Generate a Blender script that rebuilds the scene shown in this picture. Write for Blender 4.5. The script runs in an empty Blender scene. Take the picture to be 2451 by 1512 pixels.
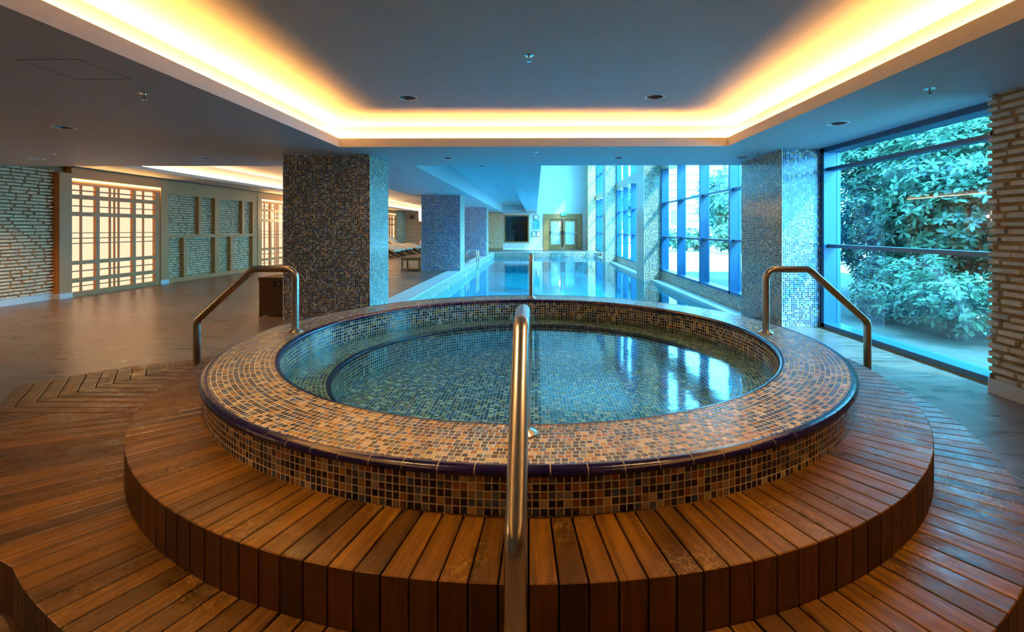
import bpy, math, random
from mathutils import Vector, Matrix
from mathutils.geometry import tessellate_polygon
PI = math.pi
R = math.radians
S = bpy.context.scene
COL = S.collection

# ------------------------------------------------------------------ helpers
class MB:
    """collects polygons (with UVs in metres) and links them as ONE mesh object"""
    def __init__(s):
        s.v, s.f, s.uv, s.mi = [], [], [], []
    def face(s, pts, uv=None, mi=0):
        pts = [Vector(p) for p in pts]
        if uv is None:
            n = Vector((0, 0, 0))
            for i in range(len(pts)):
                a, b = pts[i], pts[(i + 1) % len(pts)]
                n += a.cross(b)
            ax = max(range(3), key=lambda k: abs(n[k]))
            uv = [((p.y, p.z), (p.x, p.z), (p.x, p.y))[ax] for p in pts]
        b = len(s.v)
        s.v += [tuple(p) for p in pts]
        s.f.append(list(range(b, b + len(pts))))
        s.uv.append([tuple(u) for u in uv]); s.mi.append(mi)
    def box(s, x0, y0, z0, x1, y1, z1, mi=0, skip=''):
        if x0 > x1: x0, x1 = x1, x0
        if y0 > y1: y0, y1 = y1, y0
        if z0 > z1: z0, z1 = z1, z0
        a = [(x0,y0,z0),(x1,y0,z0),(x1,y1,z0),(x0,y1,z0),(x0,y0,z1),(x1,y0,z1),(x1,y1,z1),(x0,y1,z1)]
        for k, q in (('b',(3,2,1,0)),('t',(4,5,6,7)),('f',(0,1,5,4)),('k',(2,3,7,6)),('l',(3,0,4,7)),('r',(1,2,6,5))):
            if k in skip: continue
            s.face([a[i] for i in q], mi=mi)
        return s
    def grid(s, P, closed_u=False, closed_v=False, uvf=None, mi=0, flip=False):
        nu, nv = len(P), len(P[0])
        b = len(s.v)
        for row in P: s.v += [tuple(p) for p in row]
        for i in range(nu if closed_u else nu - 1):
            for j in range(nv if closed_v else nv - 1):
                i2, j2 = (i + 1) % nu, (j + 1) % nv
                q = [(i, j), (i2, j), (i2, j2), (i, j2)]
                qq = [(i, j), (i + 1, j), (i + 1, j + 1), (i, j + 1)]
                if flip: q.reverse(); qq.reverse()
                s.f.append([b + a * nv + c for a, c in q])
                s.uv.append([uvf(a, c) if uvf else (a * .1, c * .1) for a, c in qq]); s.mi.append(mi)
    def lathe(s, prof, seg=64, cx=0, cy=0, cz=0, uvf=None, mi=0, a0=0, a1=None, flip=False):
        full = a1 is None
        if full: a1 = a0 + 2 * PI
        n = seg if full else seg + 1
        P = []
        for i in range(n):
            t = a0 + (a1 - a0) * i / seg
            P.append([(cx + r * math.cos(t), cy + r * math.sin(t), cz + z) for r, z in prof])
        L = [0]
        for k in range(1, len(prof)):
            L.append(L[-1] + math.hypot(prof[k][0] - prof[k-1][0], prof[k][1] - prof[k-1][1]))
        uvf2 = (lambda i, j: uvf(a0 + (a1 - a0) * i / seg, prof[j][0], prof[j][1])) if uvf else (lambda i, j: ((a0 + (a1 - a0) * i / seg) * prof[j][0], L[j]))
        s.grid(P, closed_u=full, uvf=uvf2, mi=mi, flip=flip)
    def tube(s, pts, r, seg=12, caps=True, mi=0):
        pts = [Vector(p) for p in pts]
        n = len(pts); P = []; up = None; L = 0; LL = []
        for i, p in enumerate(pts):
            t = (pts[min(i + 1, n - 1)] - pts[max(i - 1, 0)]).normalized()
            if up is None:
                up = Vector((0, 0, 1)) if abs(t.z) < .9 else Vector((1, 0, 0))
            a = (up - t * up.dot(t)).normalized(); up = a
            b = t.cross(a)
            rr = r[i] if isinstance(r, (list, tuple)) else r
            P.append([p + a * rr * math.cos(2 * PI * k / seg) + b * rr * math.sin(2 * PI * k / seg) for k in range(seg)])
            if i: L += (p - pts[i - 1]).length
            LL.append(L)
        s.grid(P, closed_v=True, mi=mi, uvf=lambda i, j: (LL[i], j / seg * 2 * PI * .03))
        if caps:
            s.face(list(reversed(P[0])), mi=mi); s.face(P[-1], mi=mi)
    def build(s, name, mats, parent=None, smooth=False, merge=False, bevel=0, loc=None):
        if not isinstance(mats, (list, tuple)): mats = [mats]
        me = bpy.data.meshes.new(name)
        me.from_pydata(s.v, [], s.f)
        for m in mats: me.materials.append(m)
        ul = me.uv_layers.new(name='UVMap')
        flat = [c for f in s.uv for u in f for c in u]
        ul.data.foreach_set('uv', flat)
        me.polygons.foreach_set('material_index', s.mi)
        if merge:
            import bmesh
            bm = bmesh.new(); bm.from_mesh(me)
            bmesh.ops.remove_doubles(bm, verts=bm.verts, dist=1e-5)
            bm.to_mesh(me); bm.free()
        me.update()
        if smooth:
            me.polygons.foreach_set('use_smooth', [True] * len(me.polygons))
            if smooth != 'all':
                try: me.set_sharp_from_angle(angle=R(38))
                except Exception: pass
        o = bpy.data.objects.new(name, me); COL.objects.link(o)
        if parent: o.parent = parent
        if loc: o.location = loc
        if bevel:
            md = o.modifiers.new('bevel', 'BEVEL'); md.width = bevel; md.segments = 2; md.limit_method = 'ANGLE'
        return o

def thing(name, label, cat, loc=(0, 0, 0), rz=0, group=None):
    o = bpy.data.objects.new(name, None); COL.objects.link(o)
    o.location = loc; o.rotation_euler = (0, 0, rz); o.empty_display_size = .1
    o['label'] = label; o['category'] = cat
    if group: o['group'] = group
    return o
def tag(o, label, cat, group=None, kind=None):
    o['label'] = label; o['category'] = cat
    if group: o['group'] = group
    if kind: o['kind'] = kind
    return o
def struct(o, label=None):
    o['kind'] = 'structure'
    if label: o['label'] = label
    return o
def dup(root, loc, rz=None, label=None, scale=None):
    r = root.copy(); COL.objects.link(r); r.location = loc
    if rz is not None: r.rotation_euler = (0, 0, rz)
    if scale: r.scale = scale
    if label: r['label'] = label
    for ch in list(root.children):
        c = ch.copy(); COL.objects.link(c); c.parent = r
        for g in list(ch.children):
            d = g.copy(); COL.objects.link(d); d.parent = c
    return r

# ------------------------------------------------------------------ materials
def newmat(name):
    m = bpy.data.materials.new(name); m.use_nodes = True
    nt = m.node_tree; nt.nodes.clear()
    out = nt.nodes.new('ShaderNodeOutputMaterial')
    return m, nt, out
def node(nt, t, **k):
    n = nt.nodes.new(t)
    for a, b in k.items():
        if a.startswith('i_'):
            n.inputs[a[2:].replace('_', ' ')].default_value = b
        else: setattr(n, a, b)
    return n
def math_(nt, op, a, b=None, c=None, clamp=False):
    n = nt.nodes.new('ShaderNodeMath'); n.operation = op; n.use_clamp = clamp
    for i, x in enumerate((a, b, c)):
        if x is None: continue
        if hasattr(x, 'links') or hasattr(x, 'is_linked'): nt.links.new(x, n.inputs[i])
        else: n.inputs[i].default_value = x
    return n.outputs[0]
def c4(c): return (c[0], c[1], c[2], 1)
def pr(nt, out, base=(.5,.5,.5), rough=.5, metal=0, spec=.5, coat=0):
    b = nt.nodes.new('ShaderNodeBsdfPrincipled')
    b.inputs['Base Color'].default_value = c4(base)
    b.inputs['Roughness'].default_value = rough
    b.inputs['Metallic'].default_value = metal
    b.inputs['Specular IOR Level'].default_value = spec
    b.inputs['Coat Weight'].default_value = coat
    nt.links.new(b.outputs[0], out.inputs[0])
    return b
def simple(name, base, rough=.5, metal=0, spec=.5, var=.06, scale=8, bump=0.0, coat=0):
    m, nt, out = newmat(name)
    b = pr(nt, out, base, rough, metal, spec, coat)
    tc = node(nt, 'ShaderNodeTexCoord')
    nz = node(nt, 'ShaderNodeTexNoise', i_Scale=scale, i_Detail=5.0)
    nt.links.new(tc.outputs['Object'], nz.inputs['Vector'])
    mr = node(nt, 'ShaderNodeMapRange'); mr.inputs['To Min'].default_value = 1 - var * 2; mr.inputs['To Max'].default_value = 1 + var * 2
    nt.links.new(nz.outputs[0], mr.inputs[0])
    vm = node(nt, 'ShaderNodeVectorMath', operation='SCALE'); vm.inputs[0].default_value = base
    nt.links.new(mr.outputs[0], vm.inputs['Scale'])
    nt.links.new(vm.outputs[0], b.inputs['Base Color'])
    if bump:
        bp = node(nt, 'ShaderNodeBump', i_Strength=bump, i_Distance=.01)
        nz2 = node(nt, 'ShaderNodeTexNoise', i_Scale=scale * 8, i_Detail=4.0)
        nt.links.new(tc.outputs['Object'], nz2.inputs['Vector'])
        nt.links.new(nz2.outputs[0], bp.inputs['Height']); nt.links.new(bp.outputs[0], b.inputs['Normal'])
    return m
def emit(name, col, st):
    m, nt, out = newmat(name)
    e = node(nt, 'ShaderNodeEmission'); e.inputs[0].default_value = c4(col); e.inputs[1].default_value = st
    nt.links.new(e.outputs[0], out.inputs[0]); return m

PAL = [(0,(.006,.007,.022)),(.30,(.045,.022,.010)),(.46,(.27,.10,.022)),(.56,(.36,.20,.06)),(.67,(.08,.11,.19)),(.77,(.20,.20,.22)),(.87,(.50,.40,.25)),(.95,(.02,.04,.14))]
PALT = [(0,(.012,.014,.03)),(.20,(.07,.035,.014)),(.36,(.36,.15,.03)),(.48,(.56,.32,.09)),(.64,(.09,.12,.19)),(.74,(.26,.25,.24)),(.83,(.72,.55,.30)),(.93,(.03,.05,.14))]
PALB = [(0,(.02,.16,.26)),(.25,(.04,.30,.42)),(.5,(.10,.45,.55)),(.75,(.25,.6,.68)),(.9,(.03,.2,.4))]
def mosaic(name, mode='grid', p=.0272, pv=None, pal=PAL, grout=(.74,.65,.47), relief=.35, gw=.085, bright=1.0, rough=.12):
    """UV based mosaic: grid (aligned), run (random running bond), polar (u=angle, v=radius)"""
    m, nt, out = newmat(name); L = nt.links
    b = pr(nt, out, rough=.2)
    uv = node(nt, 'ShaderNodeUVMap'); sp = node(nt, 'ShaderNodeSeparateXYZ'); L.new(uv.outputs[0], sp.inputs[0])
    V = math_(nt, 'DIVIDE', sp.outputs[1], pv or p)
    row = math_(nt, 'FLOOR', V)
    if mode == 'polar':
        rr = math_(nt, 'MULTIPLY', math_(nt, 'ADD', row, .5), pv or p)
        U = math_(nt, 'DIVIDE', math_(nt, 'MULTIPLY', sp.outputs[0], rr), p)
    else:
        U = math_(nt, 'DIVIDE', sp.outputs[0], p)
    if mode in ('run', 'polar'):
        w = node(nt, 'ShaderNodeTexWhiteNoise', noise_dimensions='1D'); L.new(row, w.inputs['W'])
        U = math_(nt, 'ADD', U, math_(nt, 'MULTIPLY', w.outputs[0], 7.0))
    cu = math_(nt, 'FLOOR', U)
    fu = math_(nt, 'FRACT', U); fv = math_(nt, 'FRACT', V)
    du = math_(nt, 'MINIMUM', fu, math_(nt, 'SUBTRACT', 1.0, fu))
    dv = math_(nt, 'MINIMUM', fv, math_(nt, 'SUBTRACT', 1.0, fv))
    d = math_(nt, 'MINIMUM', du, dv)
    mr = node(nt, 'ShaderNodeMapRange', interpolation_type='SMOOTHSTEP')
    mr.inputs['From Min'].default_value = gw - .015; mr.inputs['From Max'].default_value = gw + .015
    L.new(d, mr.inputs[0])
    cb = node(nt, 'ShaderNodeCombineXYZ'); L.new(cu, cb.inputs[0]); L.new(row, cb.inputs[1]); cb.inputs[2].default_value = .37
    wn = node(nt, 'ShaderNodeTexWhiteNoise', noise_dimensions='3D'); L.new(cb.outputs[0], wn.inputs['Vector'])
    cr = node(nt, 'ShaderNodeValToRGB'); cr.color_ramp.interpolation = 'CONSTANT'
    els = cr.color_ramp.elements
    while len(els) < len(pal): els.new(.5)
    for e, (q, c) in zip(els, pal):
        e.position = q
    for e, (q, c) in zip(els, pal):
        e.color = c4([x * bright for x in c])
    L.new(wn.outputs['Value'], cr.inputs[0])
    # glassy variation inside a tile
    nz = node(nt, 'ShaderNodeTexNoise', i_Scale=230.0, i_Detail=3.0)
    cx = node(nt, 'ShaderNodeCombineXYZ'); L.new(math_(nt, 'MULTIPLY', U, p), cx.inputs[0]); L.new(math_(nt, 'MULTIPLY', V, p), cx.inputs[1]); L.new(wn.outputs['Value'], cx.inputs[2])
    L.new(cx.outputs[0], nz.inputs['Vector'])
    var = node(nt, 'ShaderNodeMapRange'); var.inputs['From Min'].default_value = .3; var.inputs['From Max'].default_value = .7; var.inputs['To Min'].default_value = .7; var.inputs['To Max'].default_value = 1.35
    L.new(nz.outputs[0], var.inputs[0])
    sc = node(nt, 'ShaderNodeVectorMath', operation='SCALE'); L.new(cr.outputs[0], sc.inputs[0]); L.new(var.outputs[0], sc.inputs['Scale'])
    mx = node(nt, 'ShaderNodeMix', data_type='RGBA'); mx.inputs['A'].default_value = c4(grout)
    L.new(sc.outputs[0], mx.inputs['B']); L.new(mr.outputs[0], mx.inputs['Factor']); L.new(mx.outputs['Result'], b.inputs['Base Color'])
    rg = node(nt, 'ShaderNodeMapRange'); rg.inputs['To Min'].default_value = .75; rg.inputs['To Max'].default_value = rough
    L.new(mr.outputs[0], rg.inputs[0]); L.new(rg.outputs[0], b.inputs['Roughness'])
    h = node(nt, 'ShaderNodeMapRange', interpolation_type='SMOOTHSTEP'); h.inputs['From Min'].default_value = gw - .03; h.inputs['From Max'].default_value = gw + .09
    L.new(d, h.inputs[0])
    hh = math_(nt, 'ADD', h.outputs[0], math_(nt, 'MULTIPLY', nz.outputs[0], .25))
    hh = math_(nt, 'ADD', hh, math_(nt, 'MULTIPLY', wn.outputs['Value'], .3))
    bp = node(nt, 'ShaderNodeBump', i_Strength=relief, i_Distance=.002); L.new(hh, bp.inputs['Height']); L.new(bp.outputs[0], b.inputs['Normal'])
    return m

def wood(name, c1, c2, rough=.45, gscale=(3, 60), island=True, blotch=0.0, bump=.15):
    m, nt, out = newmat(name); L = nt.links
    b = pr(nt, out, c1, rough)
    uv = node(nt, 'ShaderNodeUVMap')
    ge = node(nt, 'ShaderNodeNewGeometry')
    mp = node(nt, 'ShaderNodeVectorMath', operation='MULTIPLY'); mp.inputs[1].default_value = (gscale[0], gscale[1], 1)
    L.new(uv.outputs[0], mp.inputs[0])
    ad = node(nt, 'ShaderNodeVectorMath', operation='ADD'); L.new(mp.outputs[0], ad.inputs[0])
    rnd = ge.outputs['Random Per Island']
    of = node(nt, 'ShaderNodeCombineXYZ')
    if island:
        L.new(math_(nt, 'MULTIPLY', rnd, 91.0), of.inputs[0]); L.new(math_(nt, 'MULTIPLY', rnd, 37.0), of.inputs[2])
    L.new(of.outputs[0], ad.inputs[1])
    nz = node(nt, 'ShaderNodeTexNoise', i_Scale=1.0, i_Detail=6.0, i_Roughness=.65, i_Distortion=.4); L.new(ad.outputs[0], nz.inputs['Vector'])
    nf = node(nt, 'ShaderNodeTexNoise', i_Scale=6.0, i_Detail=4.0); L.new(ad.outputs[0], nf.inputs['Vector'])
    mr = node(nt, 'ShaderNodeMapRange'); mr.inputs['From Min'].default_value = .3; mr.inputs['From Max'].default_value = .72
    L.new(nz.outputs[0], mr.inputs[0])
    mx = node(nt, 'ShaderNodeMix', data_type='RGBA'); mx.inputs['A'].default_value = c4(c1); mx.inputs['B'].default_value = c4(c2)
    L.new(mr.outputs[0], mx.inputs['Factor'])
    v = node(nt, 'ShaderNodeMapRange'); v.inputs['To Min'].default_value = .42 if island else 1; v.inputs['To Max'].default_value = 1.45 if island else 1
    L.new(rnd, v.inputs[0])
    v2 = math_(nt, 'MULTIPLY', v.outputs[0], math_(nt, 'ADD', .72, math_(nt, 'MULTIPLY', nf.outputs[0], .56)))
    sc = node(nt, 'ShaderNodeVectorMath', operation='SCALE'); L.new(mx.outputs['Result'], sc.inputs[0]); L.new(v2, sc.inputs['Scale'])
    col = sc.outputs[0]
    if blotch:
        tc = node(nt, 'ShaderNodeTexCoord')
        bn = node(nt, 'ShaderNodeTexNoise', i_Scale=7.0, i_Detail=8.0, i_Roughness=.7, i_Distortion=1.2); L.new(tc.outputs['Object'], bn.inputs['Vector'])
        ed = math_(nt, 'SUBTRACT', 1.0, math_(nt, 'MULTIPLY', math_(nt, 'ABSOLUTE', math_(nt, 'SUBTRACT', bn.outputs[0], .5)), 60.0), clamp=True)
        ms = node(nt, 'ShaderNodeTexNoise', i_Scale=3.0, i_Detail=2.0); L.new(tc.outputs['Object'], ms.inputs['Vector'])
        mk = node(nt, 'ShaderNodeMapRange', clamp=True); mk.inputs['From Min'].default_value = .52; mk.inputs['From Max'].default_value = .66; L.new(ms.outputs[0], mk.inputs[0])
        f = math_(nt, 'MULTIPLY', math_(nt, 'MULTIPLY', ed, mk.outputs[0]), blotch)
        m2 = node(nt, 'ShaderNodeMix', data_type='RGBA'); m2.inputs['B'].default_value = (.75, .48, .12, 1)
        L.new(f, m2.inputs['Factor']); L.new(col, m2.inputs['A']); col = m2.outputs['Result']
        r2 = node(nt, 'ShaderNodeMapRange'); r2.inputs['From Min'].default_value = .35; r2.inputs['From Max'].default_value = .65; r2.inputs['To Min'].default_value = rough - .16; r2.inputs['To Max'].default_value = rough + .15
        bn2 = node(nt, 'ShaderNodeTexNoise', i_Scale=9.0, i_Detail=7.0, i_Roughness=.72); L.new(tc.outputs['Object'], bn2.inputs['Vector'])
        L.new(bn2.outputs[0], r2.inputs[0]); L.new(r2.outputs[0], b.inputs['Roughness'])
    L.new(col, b.inputs['Base Color'])
    bp = node(nt, 'ShaderNodeBump', i_Strength=bump, i_Distance=.003); L.new(nf.outputs[0], bp.inputs['Height']); L.new(bp.outputs[0], b.inputs['Normal'])
    return m

def stonetile(name, base=(.155,.108,.078), size=.605, ox=.0, oy=.0):
    m, nt, out = newmat(name); L = nt.links
    b = pr(nt, out, base, .36)
    tc = node(nt, 'ShaderNodeTexCoord'); sp = node(nt, 'ShaderNodeSeparateXYZ'); L.new(tc.outputs['Object'], sp.inputs[0])
    U = math_(nt, 'DIVIDE', math_(nt, 'ADD', sp.outputs[0], ox + 100 * size), size); V = math_(nt, 'DIVIDE', math_(nt, 'ADD', sp.outputs[1], oy + 100 * size), size)
    fu = math_(nt, 'FRACT', U); fv = math_(nt, 'FRACT', V)
    d = math_(nt, 'MINIMUM', math_(nt, 'MINIMUM', fu, math_(nt, 'SUBTRACT', 1.0, fu)), math_(nt, 'MINIMUM', fv, math_(nt, 'SUBTRACT', 1.0, fv)))
    mk = node(nt, 'ShaderNodeMapRange', interpolation_type='SMOOTHSTEP'); mk.inputs['From Min'].default_value = .0025; mk.inputs['From Max'].default_value = .006; L.new(d, mk.inputs[0])
    cb = node(nt, 'ShaderNodeCombineXYZ'); L.new(math_(nt, 'FLOOR', U), cb.inputs[0]); L.new(math_(nt, 'FLOOR', V), cb.inputs[1])
    wn = node(nt, 'ShaderNodeTexWhiteNoise', noise_dimensions='3D'); L.new(cb.outputs[0], wn.inputs['Vector'])
    mp = node(nt, 'ShaderNodeVectorMath', operation='MULTIPLY'); mp.inputs[1].default_value = (1.6, 9.0, 1); L.new(tc.outputs['Object'], mp.inputs[0])
    ad = node(nt, 'ShaderNodeVectorMath', operation='ADD'); L.new(mp.outputs[0], ad.inputs[0]); L.new(math_(nt, 'MULTIPLY', wn.outputs['Value'], 40.0), ad.inputs[1])
    nz = node(nt, 'ShaderNodeTexNoise', i_Scale=1.3, i_Detail=8.0, i_Roughness=.62, i_Distortion=.7); L.new(ad.outputs[0], nz.inputs['Vector'])
    v = node(nt, 'ShaderNodeMapRange'); v.inputs['From Min'].default_value = .3; v.inputs['From Max'].default_value = .7; v.inputs['To Min'].default_value = .5; v.inputs['To Max'].default_value = 1.5; L.new(nz.outputs[0], v.inputs[0])
    v2 = math_(nt, 'MULTIPLY', v.outputs[0], math_(nt, 'ADD', .9, math_(nt, 'MULTIPLY', wn.outputs['Value'], .2)))
    sc = node(nt, 'ShaderNodeVectorMath', operation='SCALE'); sc.inputs[0].default_value = base; L.new(v2, sc.inputs['Scale'])
    mx = node(nt, 'ShaderNodeMix', data_type='RGBA'); mx.inputs['A'].default_value = (.33, .30, .27, 1); L.new(mk.outputs[0], mx.inputs['Factor']); L.new(sc.outputs[0], mx.inputs['B'])
    L.new(mx.outputs['Result'], b.inputs['Base Color'])
    rr = node(nt, 'ShaderNodeMapRange'); rr.inputs['To Min'].default_value = .16; rr.inputs['To Max'].default_value = .46; L.new(nz.outputs[0], rr.inputs[0]); L.new(rr.outputs[0], b.inputs['Roughness'])
    bp = node(nt, 'ShaderNodeBump', i_Strength=.25, i_Distance=.002); L.new(math_(nt, 'ADD', mk.outputs[0], math_(nt, 'MULTIPLY', nz.outputs[0], .5)), bp.inputs['Height']); L.new(bp.outputs[0], b.inputs['Normal'])
    return m

def schlick(nt, f0, normal=None, k=1.0):
    lw = node(nt, 'ShaderNodeLayerWeight', i_Blend=.5)
    if normal is not None: nt.links.new(normal, lw.inputs['Normal'])
    p = math_(nt, 'POWER', lw.outputs['Facing'], 5.0)
    return math_(nt, 'MULTIPLY', math_(nt, 'ADD', f0, math_(nt, 'MULTIPLY', p, 1 - f0)), k, clamp=True)
def water(name, tint, bump=.05, scale=3.0, rough=.0, ior=1.33):
    m, nt, out = newmat(name); L = nt.links
    g = node(nt, 'ShaderNodeBsdfGlossy'); g.inputs['Roughness'].default_value = rough
    t = node(nt, 'ShaderNodeBsdfTransparent'); t.inputs[0].default_value = c4(tint)
    mx = node(nt, 'ShaderNodeMixShader'); L.new(t.outputs[0], mx.inputs[1]); L.new(g.outputs[0], mx.inputs[2]); L.new(mx.outputs[0], out.inputs[0])
    tc = node(nt, 'ShaderNodeTexCoord')
    mp = node(nt, 'ShaderNodeVectorMath', operation='MULTIPLY'); mp.inputs[1].default_value = (1, 2.2, 1); L.new(tc.outputs['Object'], mp.inputs[0])
    nz = node(nt, 'ShaderNodeTexNoise', i_Scale=scale, i_Detail=3.0); L.new(mp.outputs[0], nz.inputs['Vector'])
    bp = node(nt, 'ShaderNodeBump', i_Strength=bump, i_Distance=.05); L.new(nz.outputs[0], bp.inputs['Height'])
    L.new(bp.outputs[0], g.inputs['Normal']); L.new(schlick(nt, .02, bp.outputs[0]), mx.inputs[0])
    return m
def glass(name, tint=(.8,.93,1), ior=1.5, mist=0, refl=1.0):
    m, nt, out = newmat(name); L = nt.links
    g = node(nt, 'ShaderNodeBsdfGlossy'); g.inputs['Roughness'].default_value = .0; g.inputs[0].default_value = (refl, refl, refl, 1)
    t = node(nt, 'ShaderNodeBsdfTransparent'); t.inputs[0].default_value = c4(tint)
    mx = node(nt, 'ShaderNodeMixShader'); L.new(schlick(nt, .08), mx.inputs[0]); L.new(t.outputs[0], mx.inputs[1]); L.new(g.outputs[0], mx.inputs[2])
    last = mx.outputs[0]
    if mist:
        uv = node(nt, 'ShaderNodeUVMap'); sp = node(nt, 'ShaderNodeSeparateXYZ'); L.new(uv.outputs[0], sp.inputs[0])
        dx = math_(nt, 'SUBTRACT', sp.outputs[0], 5.08); dz = math_(nt, 'SUBTRACT', sp.outputs[1], .28)
        dist = math_(nt, 'SQRT', math_(nt, 'ADD', math_(nt, 'MULTIPLY', dx, dx), math_(nt, 'MULTIPLY', dz, dz)))
        band = math_(nt, 'SUBTRACT', 1.0, math_(nt, 'DIVIDE', math_(nt, 'ABSOLUTE', math_(nt, 'SUBTRACT', dist, .64)), .12), clamp=True)
        band = math_(nt, 'MULTIPLY', band, math_(nt, 'MULTIPLY', math_(nt, 'SUBTRACT', 5.6, sp.outputs[0], clamp=True), math_(nt, 'ADD', sp.outputs[1], .15, clamp=True)))
        band = math_(nt, 'MULTIPLY', band, band)
        nz = node(nt, 'ShaderNodeTexNoise', i_Scale=150.0, i_Detail=3.0); L.new(uv.outputs[0], nz.inputs['Vector'])
        sp2 = node(nt, 'ShaderNodeMapRange', clamp=True); sp2.inputs['From Min'].default_value = .42; sp2.inputs['From Max'].default_value = .62; L.new(nz.outputs[0], sp2.inputs[0])
        low = node(nt, 'ShaderNodeMapRange', clamp=True, interpolation_type='SMOOTHSTEP'); low.inputs['From Min'].default_value = 1.0; low.inputs['From Max'].default_value = .2; low.inputs['To Max'].default_value = .012; L.new(sp.outputs[1], low.inputs[0])
        f = math_(nt, 'MULTIPLY', math_(nt, 'ADD', low.outputs[0], math_(nt, 'MULTIPLY', band, .11)), math_(nt, 'ADD', .35, math_(nt, 'MULTIPLY', sp2.outputs[0], .65)), clamp=True)
        tr = node(nt, 'ShaderNodeBsdfTranslucent'); tr.inputs[0].default_value = (.75, .85, .95, 1)
        df = node(nt, 'ShaderNodeBsdfDiffuse'); df.inputs[0].default_value = (.8, .85, .9, 1)
        ms = node(nt, 'ShaderNodeMixShader'); ms.inputs[0].default_value = .35; L.new(tr.outputs[0], ms.inputs[1]); L.new(df.outputs[0], ms.inputs[2])
        m2 = node(nt, 'ShaderNodeMixShader'); L.new(f, m2.inputs[0]); L.new(last, m2.inputs[1]); L.new(ms.outputs[0], m2.inputs[2]); last = m2.outputs[0]
    L.new(last, out.inputs[0]); return m

M = {}
M['paint'] = simple('ceiling_paint', (.54, .56, .57), .6, var=.02)
M['paint_far_lit_lips'] = simple('cream_paint_lit_lips', (.62, .57, .54), .6, var=.02)  # far wall paint, also on the cove lips to make them look lit
M['mosaic'] = mosaic('mosaic_grid')
M['mosaic_run'] = mosaic('mosaic_running', 'run')
PAL_DAYLIGHT = [(0,(.008,.012,.06)),(.25,(.02,.05,.24)),(.45,(.05,.12,.34)),(.60,(.24,.12,.05)),(.68,(.32,.22,.12)),(.76,(.12,.22,.42)),(.88,(.40,.42,.44)),(.95,(.02,.04,.14))]  # column tiles tinted bluish to paint in the window daylight
M['mosaic_daylight'] = mosaic('mosaic_daylight_grid', 'grid', pal=PAL_DAYLIGHT, grout=(.62,.62,.58))
M['mosaic_side'] = mosaic('mosaic_tub_side', 'grid', p=2 * PI * 2.083 / 481, pv=.0276, relief=.5, gw=.075, grout=(.95,.86,.64))
M['mosaic_in'] = mosaic('mosaic_tub_inner', 'grid', p=2 * PI * 1.72 / 397, pv=.0276, relief=.4, gw=.075, grout=(.95,.86,.64))
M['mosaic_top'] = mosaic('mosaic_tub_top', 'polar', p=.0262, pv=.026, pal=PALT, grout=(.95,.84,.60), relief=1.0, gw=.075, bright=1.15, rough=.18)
M['mosaic_floor'] = mosaic('mosaic_tub_floor', 'run', p=.0262, relief=.3, gw=.06, bright=2.3, grout=(.85, .85, .75))
M['mosaic_pool'] = mosaic('mosaic_pool', 'grid', p=.0272, pal=PALB, bright=.7, grout=(.6, .75, .75), relief=.2)
M['navy'] = simple('navy_ceramic', (.007, .005, .055), .16, var=.25, scale=30, spec=.4, bump=.08)
M['grout'] = simple('grout', (.62, .53, .38), .8)
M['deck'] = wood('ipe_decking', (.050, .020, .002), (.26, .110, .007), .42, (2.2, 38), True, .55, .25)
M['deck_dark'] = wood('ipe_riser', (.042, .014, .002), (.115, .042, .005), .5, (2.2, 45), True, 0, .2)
M['oak'] = wood('oak_panelling', (.46, .19, .05), (.55, .25, .07), .5, (1.2, 90), False, 0, .05)
M['oak_dark'] = wood('oak_frame', (.34, .13, .035), (.46, .20, .06), .45, (2, 50), False)
M['teak'] = wood('teak_table', (.22, .09, .03), (.34, .16, .055), .4, (3, 50), True)
M['floor'] = stonetile('grey_brown_floor_tile', ox=-3.15 + .605, oy=-3.01)
M['stone'] = simple('pale_stone', (.64, .62, .58), .4, var=.05, scale=6)
M['brick'] = simple('cream_brick', (.66, .56, .42), .85, var=.22, scale=9, bump=.6)
M['brick_white'] = simple('whitewashed_brick', (.86, .60, .38), .85, var=.2, scale=9, bump=.6)
M['mortar'] = simple('ochre_mortar', (.42, .26, .11), .95, var=.15, scale=30, bump=.5)
M['mortar_pale'] = simple('grey_mortar', (.36, .22, .11), .95, var=.12, scale=30, bump=.5)
M['steel'] = simple('brushed_steel', (.62, .57, .50), .27, 1, var=.06, scale=60, bump=.02)
M['chrome'] = simple('polished_chrome', (.8, .8, .82), .06, 1, var=.01)
M['frame'] = simple('blue_grey_aluminium', (.012, .09, .20), .35, .0, var=.03)
M['dark'] = simple('dark_metal', (.03, .03, .035), .4, .3)
M['black'] = simple('black_plastic', (.012, .012, .014), .4)
M['plastic'] = simple('white_plastic', (.75, .72, .64), .3)
M['can'] = simple('downlight_can', (.30, .31, .33), .35, .3)
M['cushion'] = simple('beige_cushion', (.55, .46, .33), .8, var=.06, bump=.1)
M['wicker_dark'] = simple('dark_wicker', (.045, .028, .018), .5, var=.2, scale=40)
M['leaf'] = None
M['green'] = simple('exit_green', (.0, .42, .2), .4)
M['white'] = simple('clean_white', (.85, .85, .85), .4)
M['poster'] = simple('blue_notice', (.06, .34, .62), .4)
M['posterline'] = simple('notice_lines', (.45, .7, .85), .5)
M['concrete'] = simple('pale_paving', (.62, .62, .60), .8, var=.06, scale=2)
M['facade'] = simple('pale_facade', (.62, .66, .68), .6, var=.03)
M['bark'] = simple('shrub_bark', (.10, .07, .05), .9, var=.2)
M['soil'] = simple('soil', (.05, .05, .035), .95, var=.2)
M['cove'] = emit('cove_led', (1.0, .41, .075), 430.0)
M['cove2'] = emit('cove_led_lounge', (1.0, .50, .18), 120.0)
M['led'] = emit('led_line', (1.0, .56, .17), 45.0)
M['back'] = emit('backlit_panel', (1.0, .66, .42), 1.05)
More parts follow.
